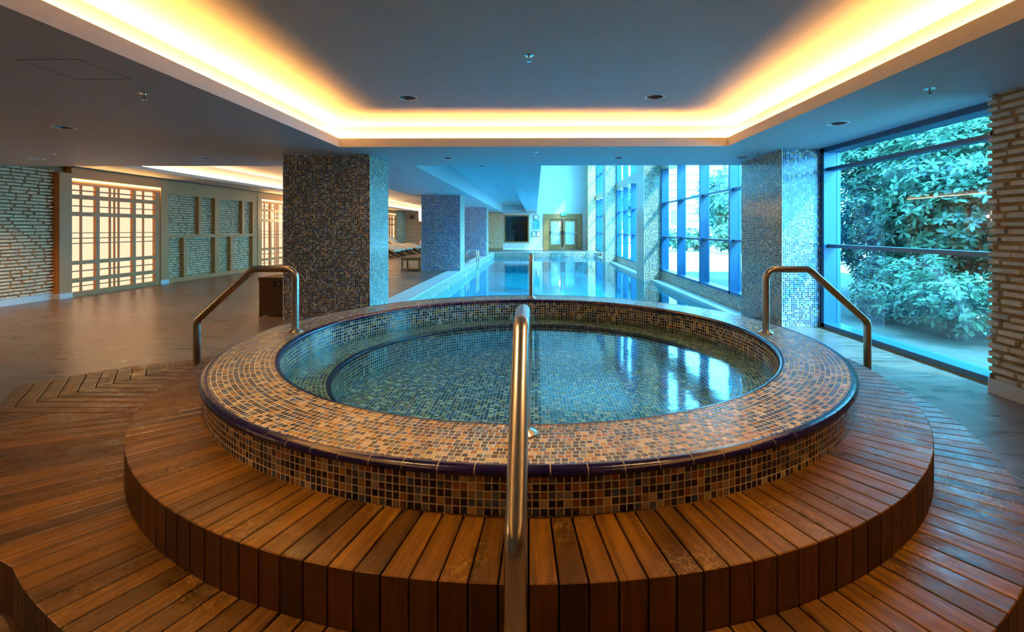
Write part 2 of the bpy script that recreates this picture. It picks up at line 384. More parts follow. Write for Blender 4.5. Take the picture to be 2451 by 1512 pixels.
M['ledside'] = emit('led_side_strip', (1.0, .60, .24), 14.0)
M['lamp'] = emit('lamp_shade_glow', (1.0, .80, .58), 5.0)
M['lamp_reflection'] = emit('reflected_lamp_glow', (1.0, .72, .38), 7.0)
M['water'] = water('pool_water', (.30, .86, .95), .035, 2.2)
M['spa'] = water('spa_water', (.62, .95, .94), .02, 3.0, .07)
M['glass'] = glass('tinted_glazing', (.66, .92, 1.0))
M['glass_mist'] = glass('misted_glazing', (.60, .90, 1.0), mist=1)
M['glass_room'] = glass('room_glazing', (.75, .85, .85))
def film():
    m, nt, out = newmat('translucent_film'); L = nt.links
    t = node(nt, 'ShaderNodeBsdfTransparent'); d = node(nt, 'ShaderNodeBsdfDiffuse'); d.inputs[0].default_value = (.8, .84, .86, 1)
    mx = node(nt, 'ShaderNodeMixShader'); mx.inputs[0].default_value = .6; L.new(t.outputs[0], mx.inputs[1]); L.new(d.outputs[0], mx.inputs[2]); L.new(mx.outputs[0], out.inputs[0]); return m
M['film'] = film()
M['frost'] = simple('frosted_film', (.72, .78, .80), .25)

# wicker
def wicker():
    m, nt, out = newmat('wicker'); L = nt.links
    b = pr(nt, out, (.2, .1, .04), .55)
    uv = node(nt, 'ShaderNodeUVMap'); sp = node(nt, 'ShaderNodeSeparateXYZ'); L.new(uv.outputs[0], sp.inputs[0])
    U = math_(nt, 'MULTIPLY', sp.outputs[0], 60.0); V = math_(nt, 'MULTIPLY', sp.outputs[1], 85.0)
    row = math_(nt, 'FLOOR', V)
    ph = math_(nt, 'MULTIPLY', math_(nt, 'MODULO', row, 2.0), PI)
    s1 = math_(nt, 'SINE', math_(nt, 'ADD', math_(nt, 'MULTIPLY', U, PI), ph))
    s2 = math_(nt, 'SINE', math_(nt, 'MULTIPLY', math_(nt, 'FRACT', V), PI))
    h = math_(nt, 'MULTIPLY', s2, math_(nt, 'ADD', .6, math_(nt, 'MULTIPLY', s1, .4)))
    mx = node(nt, 'ShaderNodeMix', data_type='RGBA'); mx.inputs['A'].default_value = (.03, .012, .004, 1); mx.inputs['B'].default_value = (.22, .105, .03, 1); L.new(h, mx.inputs['Factor']); L.new(mx.outputs['Result'], b.inputs['Base Color'])
    bp = node(nt, 'ShaderNodeBump', i_Strength=.7, i_Distance=.004); L.new(h, bp.inputs['Height']); L.new(bp.outputs[0], b.inputs['Normal'])
    return m
M['wicker'] = wicker()
def leafmat():
    m, nt, out = newmat('glossy_leaf'); L = nt.links
    b = pr(nt, out, (.1, .3, .1), .22)
    ge = node(nt, 'ShaderNodeNewGeometry')
    cr = node(nt, 'ShaderNodeValToRGB'); e = cr.color_ramp.elements
    e[0].color = (.004, .03, .02, 1); e[1].color = (.17, .30, .17, 1); L.new(ge.outputs['Random Per Island'], cr.inputs[0])
    L.new(cr.outputs[0], b.inputs['Base Color'])
    tl = node(nt, 'ShaderNodeBsdfTranslucent'); L.new(cr.outputs[0], tl.inputs[0])
    mx = node(nt, 'ShaderNodeMixShader'); mx.inputs[0].default_value = .3; L.new(b.outputs[0], mx.inputs[1]); L.new(tl.outputs[0], mx.inputs[2]); L.new(mx.outputs[0], out.inputs[0])
    return m
M['leaf'] = leafmat()

# ------------------------------------------------------------------ key dimensions (metres; camera at the origin, z 0 = pool-side floor)
CX, CY = -.045, 3.68                 # centre of the hot tub
ZR, ZS, ZD = .512, .346, .172        # rim top, upper step top, lower deck top
ZC = 2.39                            # spa ceiling
YB = 8.02                            # far edge of the spa ceiling
XWR = 3.83                           # window line (inside face)
XL = -9.07                           # left brick face
YF, YF2 = 31.0, 33.0                 # far walls
WZ = -.26                            # pool water level

# ------------------------------------------------------------------ ceiling with holes
DL = []    # downlights (x, y, z, key)
for x, y, k in ((-4.99,4.97,'left4'),(-7.62,7.17,'farleft'),(-5.0,7.13,'leftback'),(-1.34,7.17,'midl'),(1.24,7.17,'midr'),(3.10,7.13,'rightback'),(3.08,4.87,'rightnear')):
    DL.append((x, y, ZC, k))
DL += [(-1.335,4.94,2.685,'raisedl'),(1.24,4.94,2.685,'raisedr'),(-1.335,1.55,2.685,'nearl'),(1.24,1.55,2.685,'nearr')]  # near pair added above the view to warm the rim and deck
for i, y in enumerate((11.5,14.07,16.5,19.2,21.9,24.4,27.3)): DL.append((-1.29, y, 2.85, 'tray%d' % i))
for i, y in enumerate((10.67,13.2,18.5,21.2)): DL.append((-2.83, y, ZC, 'strip%d' % i))
HR = .088
def ceil_rect(mb, x0, y0, x1, y1, z, mi=0):
    outer = [Vector((x0,y0,z)), Vector((x1,y0,z)), Vector((x1,y1,z)), Vector((x0,y1,z))]
    polys = [outer]
    for (x, y, zz, k) in DL:
        if abs(zz - z) < .01 and x0 < x < x1 and y0 < y < y1:
            polys.append([Vector((x + HR * math.cos(-2*PI*i/28), y + HR * math.sin(-2*PI*i/28), z)) for i in range(28)])
    if len(polys) == 1:
        mb.face(list(reversed(outer)), mi=mi); return
    flat = [p for q in polys for p in q]
    for t in tessellate_polygon(polys):
        a, b, c = [flat[i] for i in t]
        if (b - a).cross(c - a).z > 0: b, c = c, b
        mb.face([a, b, c], mi=mi)
c = MB()
RX0, RX1, RY0, RY1 = -2.57, 2.50, -2.4, 6.19      # recess lip
CW, LT = .15, ZC + .115
for q in ((-9.3,-5.2,RX0,YB),(RX1,-5.2,4.15,YB),(RX0,RY1,RX1,YB),(RX0,-5.2,RX1,RY0)):
    ceil_rect(c, *q, ZC)
# lip faces, in lighter paint so they look lit by the cove
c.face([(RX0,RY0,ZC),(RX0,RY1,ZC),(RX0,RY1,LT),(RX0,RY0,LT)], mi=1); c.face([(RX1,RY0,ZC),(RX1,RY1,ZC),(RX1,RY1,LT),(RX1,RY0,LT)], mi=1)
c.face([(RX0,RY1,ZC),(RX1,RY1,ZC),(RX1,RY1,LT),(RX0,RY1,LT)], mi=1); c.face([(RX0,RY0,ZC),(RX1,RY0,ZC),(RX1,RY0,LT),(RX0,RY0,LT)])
BX0, BX1, BY0, BY1 = RX0-CW, RX1+CW, RY0-CW, RY1+CW
ZR2 = 2.685
ZR2 = 2.685; FT = LT - .036; LW = .018
def rect_ring(a, b_, za, zb):
    """faces between two axis aligned rectangles (x0,y0,x1,y1)"""
    A = [(a[0],a[1]),(a[0],a[3]),(a[2],a[3]),(a[2],a[1])]; B = [(b_[0],b_[1]),(b_[0],b_[3]),(b_[2],b_[3]),(b_[2],b_[1])]
    for k in range(4):
        l = (k + 1) % 4
        c.face([(*A[k],za),(*A[l],za),(*B[l],zb),(*B[k],zb)])
RR = (RX0,RY0,RX1,RY1); RW = (RX0-LW,RY0-LW,RX1+LW,RY1+LW); BB = (BX0,BY0,BX1,BY1)
rect_ring(RR, RW, LT, LT); rect_ring(RW, RW, LT, FT); rect_ring(RW, BB, FT, FT); rect_ring(BB, BB, FT, ZR2)
ceil_rect(c, BX0, BY0, BX1, BY1, ZR2)
# strip over the columns, tray, beam
TX0, TX1, TYE, TZ = -2.04, -.545, 29.8, 2.85
ceil_rect(c, -3.9, YB, TX0, YF, ZC)
c.face([(TX0,YB,ZC),(TX0,TYE,ZC),(TX0,TYE,TZ),(TX0,YB,TZ)]); c.face([(TX1,YB,ZC),(TX1,TYE,ZC),(TX1,TYE,TZ),(TX1,YB,TZ)])
c.face([(TX0,TYE,ZC),(TX1,TYE,ZC),(TX1,TYE,TZ),(TX0,TYE,TZ)]); c.face([(TX0,YB,ZC),(TX1,YB,ZC),(TX1,YB,TZ),(TX0,YB,TZ)])
ceil_rect(c, TX0, YB, TX1, TYE, TZ)
ceil_rect(c, TX0, TYE, TX1, YF, ZC)
ceil_rect(c, TX1, YB, .1, YF, ZC)
c.face([(.1,YB,ZC),(.1,YF,ZC),(.1,YF,6.1),(.1,YB,6.1)])
c.face([(.1,YB,ZC),(4.15,YB,ZC),(4.15,YB,6.1),(.1,YB,6.1)])
c.face([(.1,YB,6.1),(4.15,YB,6.1),(4.15,YF,6.1),(.1,YF,6.1)])
# lounge ceiling with its own cove
LZ, LLT, LRZ, LX0, LX1, LY1 = 2.53, 2.60, 2.90, -8.0, -3.9, 32.0
ceil_rect(c, -9.3, YB, LX0, YF2, LZ)
c.face([(LX0,LY1,LZ),(-3.9,LY1,LZ),(-3.9,YF2,LZ),(LX0,YF2,LZ)])
c.face([(LX0,YB,LZ),(LX0,LY1,LZ),(LX0,LY1,LLT),(LX0,YB,LLT)], mi=1); c.face([(LX0,LY1,LZ),(LX1,LY1,LZ),(LX1,LY1,LLT),(LX0,LY1,LLT)])  # lounge lip also gets the lighter paint to look lit
c.face([(LX0-CW,YB,LLT),(LX0,YB,LLT),(LX0,LY1,LLT),(LX0-CW,LY1+CW,LLT)]); c.face([(LX0,LY1,LLT),(LX1,LY1,LLT),(LX1,LY1+CW,LLT),(LX0-CW,LY1+CW,LLT)])
c.face([(LX0-CW,YB,LLT),(LX0-CW,LY1+CW,LLT),(LX0-CW,LY1+CW,LRZ),(LX0-CW,YB,LRZ)]); c.face([(LX0-CW,LY1+CW,LLT),(LX1,LY1+CW,LLT),(LX1,LY1+CW,LRZ),(LX0-CW,LY1+CW,LRZ)])
c.face([(LX0-CW,YB,LRZ),(LX1,YB,LRZ),(LX1,LY1+CW,LRZ),(LX0-CW,LY1+CW,LRZ)])
c.face([(LX1,YB,ZC),(LX1,LY1+CW,ZC),(LX1,LY1+CW,LRZ),(LX1,YB,LRZ)])
c.face([(-9.3,YB,ZC),(LX1,YB,ZC),(LX1,YB,LRZ),(-9.3,YB,LRZ)])
struct(c.build('ceiling', [M['paint'], M['paint_far_lit_lips']]))
# roof slab keeps daylight out of the ceiling void
c = MB(); c.box(-9.5,-5.4,3.05,4.15,YB-.02,3.15); c.box(-9.5,YB-.02,3.05,.08,YF2+.3,3.15); c.box(.08,YB-.04,6.12,4.4,YF2,6.25)
struct(c.build('ceiling_slab', M['paint']))

# cove LED strips
def strip(name, segs, mat, label):
    b = MB()
    for (x0, y0, x1, y1, z) in segs: b.box(x0, y0, z, x1, y1, z + .008)
    return tag(b.build(name, mat), label, 'strip light')
w = .10
strip('cove_light', [(BX0+.02,BY0+.03,BX0+.045,BY1-.02,FT+.006)], M['cove'], 'warm light strip hidden in the ceiling cove along the left of the raised ceiling')
strip('cove_light', [(BX1-.045,BY0+.03,BX1-.02,BY1-.02,FT+.006)], M['cove'], 'warm light strip hidden in the ceiling cove on the window side of the raised ceiling')
strip('cove_light', [(BX0+.06,BY1-.045,BX1-.06,BY1-.02,FT+.006)], M['cove'], 'warm light strip hidden in the ceiling cove across the far end of the raised ceiling')
strip('cove_light', [(LX0-CW+.02,YB+.05,LX0-CW+.045,LY1,LLT+.012)], M['cove2'], 'long warm light strip in the lounge ceiling cove above the timber wall')
strip('cove_light', [(LX0-CW+.06,LY1+CW-.045,LX1-.05,LY1+CW-.02,LLT+.012)], M['cove2'], 'warm light strip in the lounge ceiling cove above the far brick wall')

# ------------------------------------------------------------------ floor
PX0, PX1, PY0, PY1 = -2.33, 3.83, 7.2, 27.2
f = MB()
def fl(x0, y0, x1, y1): f.face([(x0,y0,0),(x1,y0,0),(x1,y1,0),(x0,y1,0)])
fl(-9.3,-5.2,PX0-.45,YF2); fl(PX0-.45,-5.2,XWR+.2,PY0-.06); fl(PX0-.45,PY1+.3,XWR+.2,YF2)
struct(f.build('floor', M['floor']))
# swimming pool
pool = thing('swimming_pool', 'long indoor swimming pool lined with blue mosaic, beyond the hot tub', 'swimming pool', (0, 17, 0))
b = MB()
DZ = -1.15
def pl(*a): b.face([(x, y - 17, z) for x, y, z in a])
pl((PX0,PY0,DZ),(PX1,PY0,DZ),(PX1,PY1,DZ),(PX0,PY1,DZ))
pl((PX0,PY0,DZ),(PX0,PY1,DZ),(PX0,PY1,WZ-.02),(PX0,PY0,WZ-.02)); pl((PX1,PY0,DZ),(PX1,PY1,DZ),(PX1,PY1,WZ-.02),(PX1,PY0,WZ-.02))
pl((PX0,PY1,DZ),(PX1,PY1,DZ),(PX1,PY1,WZ-.02),(PX0,PY1,WZ-.02)); pl((PX0,PY0,DZ),(PX1,PY0,DZ),(PX1,PY0,WZ-.02),(PX0,PY0,WZ-.02))
b.build('basin', M['mosaic_pool'], pool)
b = MB()
pl((PX0,PY0,WZ-.02),(PX0,PY1,WZ-.02),(PX0,PY1,-.012),(PX0,PY0,-.012)); pl((PX0,PY1,WZ-.02),(PX1,PY1,WZ-.02),(PX1,PY1,-.012),(PX0,PY1,-.012)); pl((PX0,PY0,WZ-.02),(PX1,PY0,WZ-.02),(PX1,PY0,-.012),(PX0,PY0,-.012))
b.build('tile_band', M['mosaic_run'], pool)
b = MB()
b.box(PX0-.45,PY0-17,-.012,PX0,PY1-17,.006); b.box(PX0-.45,PY1-17,-.012,PX1,PY1-17+.3,.006)
b.build('coping', M['stone'], pool, bevel=.003)
b = MB(); b.box(PX0,PY0-17-.06,-.03,PX1,PY0-17,.004); b.build('end_kerb', M['stone'], pool)
b = MB(); b.box(3.55,PY0-17+.3,WZ-.25,PX1-.002,PY1-17,WZ+.04); b.build('overflow_ledge', M['stone'], pool, bevel=.004)
for y in (12.66, 16.0, 20.0, 24.0):
    b = MB(); b.lathe([(0,.012),(.035,.010),(.045,0)], 20); o = b.build('inlet', M['white'], pool, smooth=True); o.location = (PX0 + .002, y - 17, WZ + .03); o.rotation_euler = (0, R(90), 0)
b = MB(); b.face([(PX0,PY0,WZ),(3.55,PY0,WZ),(3.55,PY1,WZ),(PX0,PY1,WZ)])
tag(b.build('pool_water', M['water']), 'still turquoise water filling the long swimming pool', 'water', kind='stuff')

# ------------------------------------------------------------------ walls
random.seed(5)
def bricks(mb, a, b_, z0, z1, axis, pos, nrm, length=.27, course=.061, hgt=.041, dep=(.024,.044), jit=.005, mi=0):
    """courses of thin irregular bricks on a plane. axis 'y': runs along y at x=pos"""
    z = z0; row = 0
    while z + hgt <= z1 + .002:
        t = a - random.random() * length
        while t < b_:
            ln = length * random.uniform(.62, 1.12)
            t0, t1 = max(t, a), min(t + ln - random.uniform(.010, .035), b_)
            if t1 - t0 > .03:
                d = random.uniform(*dep) * nrm
                dz = random.uniform(-.003, .003)
                h2 = hgt * random.uniform(.86, 1.05)
                j = lambda: random.uniform(-jit, jit)
                P = []
                for (tt, zz, dd) in ((t0,0,0),(t1,0,0),(t1,h2,0),(t0,h2,0),(t0+.006,.004,1),(t1-.006,.004,1),(t1-.006,h2-.004,1),(t0+.006,h2-.004,1)):
                    tt += j(); zz += j() * .5 + dz
                    q = pos + (d + j() * .6 if dd else -.004 * nrm)
                    P.append((q, tt, z + zz) if axis == 'y' else (tt, q, z + zz))
                for q in ((4,5,6,7),(0,1,5,4),(1,2,6,5),(2,3,7,6),(3,0,4,7)):
                    mb.face([P[i] for i in q], mi=mi)
            t += ln
        z += course; row += 1
# right: brick pier beside the near window
b = MB()
b.box(3.68,-5.2,0,4.15,3.865,ZC, mi=1)
bricks(b, .6, 3.865, .115, ZC+.05, 'y', 3.68, -1, dep=(.020,.036), jit=.005)
bricks(b, 3.68-.02, 4.0, .115, ZC+.05, 'x', 3.865, 1, dep=(.012,.03), jit=.004)
struct(b.build('wall_right', [M['brick'], M['mortar']], bevel=.006))
b = MB(); b.box(3.655,-5.2,0,3.68,3.875,.115); struct(b.build('baseboard_right', M['stone'], bevel=.003))
# left
b = MB()
b.box(-9.3,-5.2,0,XL,YF2+.1,3.0, mi=1)
bricks(b, 3.0, 8.80, .12, ZC+.05, 'y', XL, 1, dep=(.03,.055))
bricks(b, 11.46, 15.17, .08, 2.2, 'y', XL, 1)
bricks(b, 17.8, 21.5, .08, 2.2, 'y', XL, 1)
bricks(b, 24.2, 27.9, .08, 2.2, 'y', XL, 1)
bricks(b, 30.55, 33.0, .12, LZ, 'y', XL, 1)
struct(b.build('wall_left', [M['brick_white'], M['mortar_pale']]))
b = MB(); b.box(XL,-5.2,0,XL+.03,8.8,.12); struct(b.build('baseboard_left', M['stone'], bevel=.003))
b = MB(); b.box(-9.3,-5.4,0,4.15,-5.2,3.0); struct(b.build('wall_back', M['paint']))
# far walls
b = MB()
b.box(-9.3,YF2,0,-4.2,YF2+.2,3.0, mi=1); bricks(b, XL, -4.2, .10, LZ, 'x', YF2, -1)
struct(b.build('wall_far_brick', [M['brick_white'], M['mortar_pale']])); b = MB()
b.box(-4.4,YF,0,-2.1,YF+.2,3.0, mi=1); bricks(b, -4.3, -2.1, .10, ZC, 'x', YF, -1)
b.box(-4.4,YF+.2,0,-4.2,YF2,3.0, mi=1)
struct(b.build('wall_far_return', [M['brick_white'], M['mortar_pale']]))
b = MB()
wx0, wx1, wz0, wz1 = -1.98, -.46, .50, 2.20     # opening of the framed window
dx0, dx1, dz1 = .91, 2.73, 2.0                  # door opening
def wl(x0, z0, x1, z1): b.box(x0, YF, z0, x1, YF + .2, z1)
wl(-2.1,0,wx0,6.1); wl(wx0,0,wx1,wz0); wl(wx0,wz1,wx1,6.1); wl(wx1,0,dx0,6.1); wl(dx0,dz1,dx1,6.1); wl(dx1,0,4.15,6.1)
struct(b.build('wall_far', M['paint_far_lit_lips']))
b = MB(); b.box(-2.1,YF-.015,0,.53,YF,.08); b.box(3.07,YF-.015,0,3.3,YF,.08); struct(b.build('baseboard_far', M['white']))
# room behind the framed window
b = MB(); b.box(-2.6,YF+.2,0,.2,YF+2.6,2.7, skip='f'); struct(b.build('wall_room_behind', simple('dark_room_wall', (.30,.34,.34), .8)))
g = thing('exercise_machine', 'dark exercise machine seen through the framed window in the far wall', 'gym machine', (-1.45, YF + 1.2, 0))
b = MB(); b.box(-.25,-.3,0,-.19,.3,1.35); b.box(.19,-.3,0,.25,.3,1.35); b.box(-.25,-.05,1.3,.25,.05,1.38); b.build('frame', M['dark'], g)
b = MB(); b.box(-.14,-.12,0,.14,.12,1.1); b.build('weight_stack', M['dark'], g)
b = MB(); b.lathe([(0,.45),(.02,.4),(.03,.25),(.11,.1),(.13,0),(.05,-.03),(0,-.03)], 16, cz=1.42); b.build('pulley_mast', M['dark'], g, smooth=True)
b = MB(); b.box(-.72,YF+1.6,0,-.52,YF+1.7,1.9); b.box(-1.3+.1,YF+1.5,1.66,-.46,YF+1.6,1.72)
tag(b.build('timber_lintel', M['oak_dark']), 'pale timber lintel and post inside the room behind the framed window', 'beam')

# window in the far wall
wn = bpy.data.objects.new('window_5', None); COL.objects.link(wn); struct(wn, 'square timber framed window in the far white wall beside the clock'); wn.location = (-1.22, YF, 1.35)
b = MB()
fx0, fx1, fz0, fz1 = -2.05+1.22, -.39+1.22, .44-1.35, 2.26-1.35
t = .085
b.box(fx0,-.03,fz0,fx1,.06,fz0+t); b.box(fx0,-.03,fz1-t,fx1,.06,fz1); b.box(fx0,-.03,fz0+t,fx0+t,.06,fz1-t); b.box(fx1-t,-.03,fz0+t,fx1,.06,fz1-t)
b.build('window_frame', M['oak_dark'], wn, bevel=.004)
b = MB(); b.face([(fx0+t,.03,fz0+t),(fx1-t,.03,fz0+t),(fx1-t,.03,fz1-t),(fx0+t,.03,fz1-t)]); b.build('pane', M['glass_room'], wn)

# double door
dr = bpy.data.objects.new('door_1', None); COL.objects.link(dr); struct(dr, 'timber double door with frosted panels in the far white wall'); dr.location = (1.82, YF, 0)
ox = 1.82
b = MB(); b.box(.53-ox,-.05,0,dx0-ox,.05,2.32); b.box(dx1-ox,-.05,0,3.07-ox,.05,2.32); b.box(dx0-ox,-.05,dz1,dx1-ox,.05,2.32)
b.build('door_surround', M['oak_dark'], dr)
for sx, x0, x1 in ((-1, dx0 + .03, 1.74), (1, 1.84, dx1 - .03)):
    gx0, gx1 = (x0 + .09, x1 - .09) if sx < 0 else (x0 + .13, x1 - .13)
    b = MB(); y0, y1 = .02, .065
    b.box(x0-ox,y0,.01,x1-ox,y1,.33); b.box(x0-ox,y0,1.83,x1-ox,y1,1.97); b.box(x0-ox,y0,.33,gx0-ox,y1,1.83); b.box(gx1-ox,y0,.33,x1-ox,y1,1.83)
    lf = b.build('door_leaf', M['oak_dark'], dr)
    if sx > 0:
        b = MB(); b.box(gx0-ox,.035,.33,gx1-ox,.045,1.83); b.build('glass_panel', M['frost'], lf)
    else:
        b = MB(); b.face([(gx0-ox,.04,.33),(gx1-ox,.04,.33),(gx1-ox,.04,1.83),(gx0-ox,.04,1.83)]); b.build('glass_panel', M['film'], lf)
    b = MB(); b.tube([(x0+.03-ox,-.06,1.08),(x1-.03-ox,-.06,1.08)], .018, 8)
    for xx in (x0 + .03, x1 - .03): b.box(xx-.025-ox,-.08,1.02,xx+.025-ox,.03,1.2)
    b.build('push_bar', M['chrome'], lf)
b = MB(); b.box(1.76-ox,-.03,0,1.82-ox,.05,2.0); b.build('centre_post', M['chrome'], dr)
# corridor behind the door
b = MB(); b.box(.3,YF+.2,0,3.3,YF+1.6,2.5, skip='f'); struct(b.build('wall_corridor', M['white']))
lp = thing('wall_lamp', 'added glowing shape behind the left leaf of the far double door, standing in for a lamp reflection', 'wall lamp', (1.63, YF + .3, 1.56))  # no lamp stands here: added behind the glass to imitate a reflection
b = MB(); b.lathe([(0,0),(.045,0),(.055,.17),(.045,.36),(0,.36)], 16); b.build('lamp_shade', M['lamp_reflection'], lp, smooth=True)
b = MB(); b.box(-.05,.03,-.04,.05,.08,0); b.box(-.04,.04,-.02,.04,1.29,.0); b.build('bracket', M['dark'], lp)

# exit sign, clock, notice, frames
ex = thing('exit_sign', 'green and white emergency exit sign over the far double door', 'exit sign', (1.84, YF - .07, 2.30))
b = MB(); b.box(-.17,-.03,-.10,.17,.02,.10); b.build('sign_box', M['green'], ex, bevel=.006)
b = MB(); b.box(-.13,-.036,-.07,-.03,-.031,.075)
b.face([(.03,-.034,.012),(.09,-.034,.012),(.09,-.034,.05),(.14,-.034,0),(.09,-.034,-.05),(.09,-.034,-.012),(.03,-.034,-.012)])
b.build('pictogram', M['white'], ex)
b = MB()
b.box(-.098,-.04,.035,-.078,-.037,.055); b.box(-.105,-.04,-.01,-.075,-.037,.03)
b.face([(-.1,-.039,-.01),(-.085,-.039,-.01),(-.11,-.039,-.06),(-.122,-.039,-.055)]); b.face([(-.09,-.039,-.01),(-.075,-.039,-.01),(-.055,-.039,-.045),(-.068,-.039,-.055)])
b.build('running_figure', M['green'], ex)
ck = thing('wall_clock', 'round white wall clock with dark rim on the far wall', 'clock', (.06, YF - .02, 2.11))
b = MB(); b.lathe([(.15,.03),(.17,.035),(.18,.02),(.18,-.02),(.15,-.02)], 40); o = b.build('rim', M['dark'], ck, smooth=True); o.rotation_euler = (R(90), 0, 0)
b = MB(); b.lathe([(0,.012),(.155,.012),(.155,-.02)], 40); o = b.build('face', M['white'], ck); o.rotation_euler = (R(90), 0, 0)
def hand(ang, ln, wd, name):
    b = MB(); a = R(90 - ang); dx, dz = math.cos(a), math.sin(a)
    b.face([(-dz*wd-dx*.02,-.018,dx*wd-dz*.02),(dz*wd-dx*.02,-.018,-dx*wd-dz*.02),(dx*ln+dz*wd*.5,-.018,dz*ln-dx*wd*.5),(dx*ln-dz*wd*.5,-.018,dz*ln+dx*wd*.5)])
    b.build(name, M['black'], ck)
hand(130, .085, .007, 'hour_hand'); hand(118, .125, .005, 'minute_hand')
for k in range(12):
    a = R(30 * k); x, z = .135 * math.sin(a), .135 * math.cos(a); b = MB(); b.box(x-.005,-.015,z-.005,x+.005,-.0125,z+.005); b.build('hour_mark', M['black'], ck)
nb = thing('notice_board', 'blue notice sign on the far wall under the clock', 'sign', (.065, YF - .012, 1.63))
b = MB(); b.box(-.205,-.008,-.29,.205,.008,.29); b.build('panel', M['poster'], nb)
b = MB(); random.seed(3)
for k in range(11):
    z = .22 - k * .045; b.box(-.17,-.011,z,-.17+random.uniform(.18,.33),-.009,z+.014)
b.build('text_lines', M['posterline'], nb)
for nm, x, lab in (('picture_frame', -.09, 'small framed notice under the blue sign, the one nearer the timber framed window'), ('picture_frame', .225, 'small framed notice under the blue sign, the one nearer the double door')):
    fr = thing(nm, lab, 'picture frame', (x, YF - .012, 1.01), group='small framed notices on the far wall')
    b = MB(); b.box(-.13,-.012,-.17,.13,.008,.17); b.build('frame', M['dark'], fr)
    b = MB(); b.box(-.105,-.016,-.145,.105,-.013,.145); b.build('sheet', M['white'], fr)

# ------------------------------------------------------------------ timber wall: pilasters, lattice screens, niche frames
XO = -8.92
def oakbox(mb, y0, y1, z0, z1, x0=XL-.0, x1=XO): mb.box(x0, y0, z0, x1, y1, z1)
b = MB()
def pil(y0, y1, top=LZ): oakbox(b, y0, y1, .0, top)
pil(8.80, 9.04, 2.39)
for k in range(4):
    o_ = 6.35 * k
    pil(11.21+o_, 11.45+o_) if k < 3 else pil(30.27, 30.5)
    if k < 3:
        pil(15.17+o_, 15.39+o_)
        oakbox(b, 11.45+o_, 15.17+o_, 2.30, LZ, x1=XO-.01)
    oakbox(b, 9.04+o_, 11.21+o_, 2.30, LZ if k else LZ, x1=XO-.01)
struct(b.build('trim_1', M['oak']))
b = MB()
for y0, y1 in ((8.79,9.045),(11.2,11.455),(15.16,15.4),(17.55,17.81),(21.5,21.75)):
    b.box(XL,y0,0,XO+.012,y1,.10)
struct(b.build('trim_2', M['stone'], bevel=.003))
b = MB(); b.box(-8.93,9.05,LZ-.02,-8.885,32.9,LZ-.002); struct(b.build('header_shadow_strip', M['dark']))  # dark strip drawn in for the shadow line above the header
VT = [(.212,.243,0),(.528,.606,1),(.85,.88,0),(.96,.986,0),(1.06,1.09,0),(1.41,1.49,1),(1.70,1.73,0)]
HT = [(2.087,2.062,0),(1.99,1.907,1),(1.78,1.759,0),(1.654,1.573,1),(1.25,1.233,0),(1.148,1.128,0),(1.047,1.027,0),(.697,.622,1),(.505,.482,0),(.356,.274,1),(.204,.187,0)]
def lattice():
    t = thing('lattice_screen', 'x', 'lattice screen', (XO, 9.04, 0), group='backlit lattice screens in the timber wall')
    b = MB(); W = 2.17
    b.box(-.09,0,0,-.02,.02,2.25); b.box(-.09,2.03,0,-.02,W,2.25); b.box(-.09,.02,0,-.02,2.03,.095); b.box(-.09,.02,2.18,-.02,2.03,2.25)
    b.build('frame', M['oak'], t)
    b = MB()
    for a, c_, th in VT:
        if th: b.box(-.085,a,.095,-.022,c_,2.18)
    for a, c_, th in HT:
        if th: b.box(-.084,.02,c_,-.023,2.03,a)
    b.build('rail', M['oak'], t)
    b = MB()
    for a, c_, th in VT:
        if not th: b.box(-.065,a,.095,-.035,c_,2.18)
    for a, c_, th in HT:
        if not th: b.box(-.064,.02,c_,-.036,2.03,a)
    b.build('glazing_bar', M['oak'], t)
    b = MB(); b.box(-.145,.005,.03,-.135,W-.01,2.2); b.build('backlit_panel', M['back'], t)
    b = MB(); b.box(-.13,2.10,.1,-.10,2.115,2.2); b.build('light_strip', M['ledside'], t)
    b = MB(); b.box(-.13,.03,2.205,-.10,2.08,2.215); b.build('light_strip', M['ledside'], t)
    b = MB(); b.box(-.03,.0,2.268,-.008,W,2.288); b.build('light_line', M['led'], t)
    return t
lt = lattice()
lt['label'] = 'backlit lattice screen nearest the near brick wall on the left, seen whole'
for k, lab in ((1, 'backlit lattice screen half hidden behind the big near column'), (2, 'backlit lattice screen hidden midway along the timber wall'), (3, 'small looking far backlit lattice screen behind the loungers')):
    dup(lt, (XO, 9.04 + 6.35 * k + (.05 if k == 3 else 0), 0), label=lab)
def niche():
    t = thing('niche_frame', 'x', 'wall frame', (XO, 11.45, 0), group='timber frames over whitewashed brick')
    q = lambda y: y - 11.45
    b = MB(); X0, X1 = -.13, -.015
    b.box(X0,0,0,X1,3.72,.10); b.box(X0,0,2.18,X1,3.72,2.30); b.box(X0,0,.10,X1,.03,2.18); b.box(X0,q(14.91),.10,X1,3.72,2.18)
    b.build('frame', M['oak'], t)
    b = MB(); b.box(X0,q(13.14),.10,X1+.002,q(13.33),2.18); b.build('centre_post', M['oak'], t)
    b = MB(); b.box(X0,.03,1.10,X1-.003,q(14.91),1.18); b.build('middle_rail', M['oak'], t)
    for y0, y1, z0, z1 in ((12.51,12.63,1.18,2.18),(14.38,14.51,1.18,2.18),(11.97,12.085,.10,1.10),(13.83,13.95,.10,1.10)):
        b = MB(); b.box(X0,q(y0),z0,X1-.004,q(y1),z1); b.build('stile', M['oak'], t)
    return t
nf_ = niche(); nf_['label'] = 'oak frame dividing the whitewashed brick niche between the two near lattice screens'
dup(nf_, (XO, 17.8, 0), label='oak frame over brick beyond the second lattice screen, behind the near column')
dup(nf_, (XO, 24.15, 0), label='oak frame over brick just before the far lattice screen')

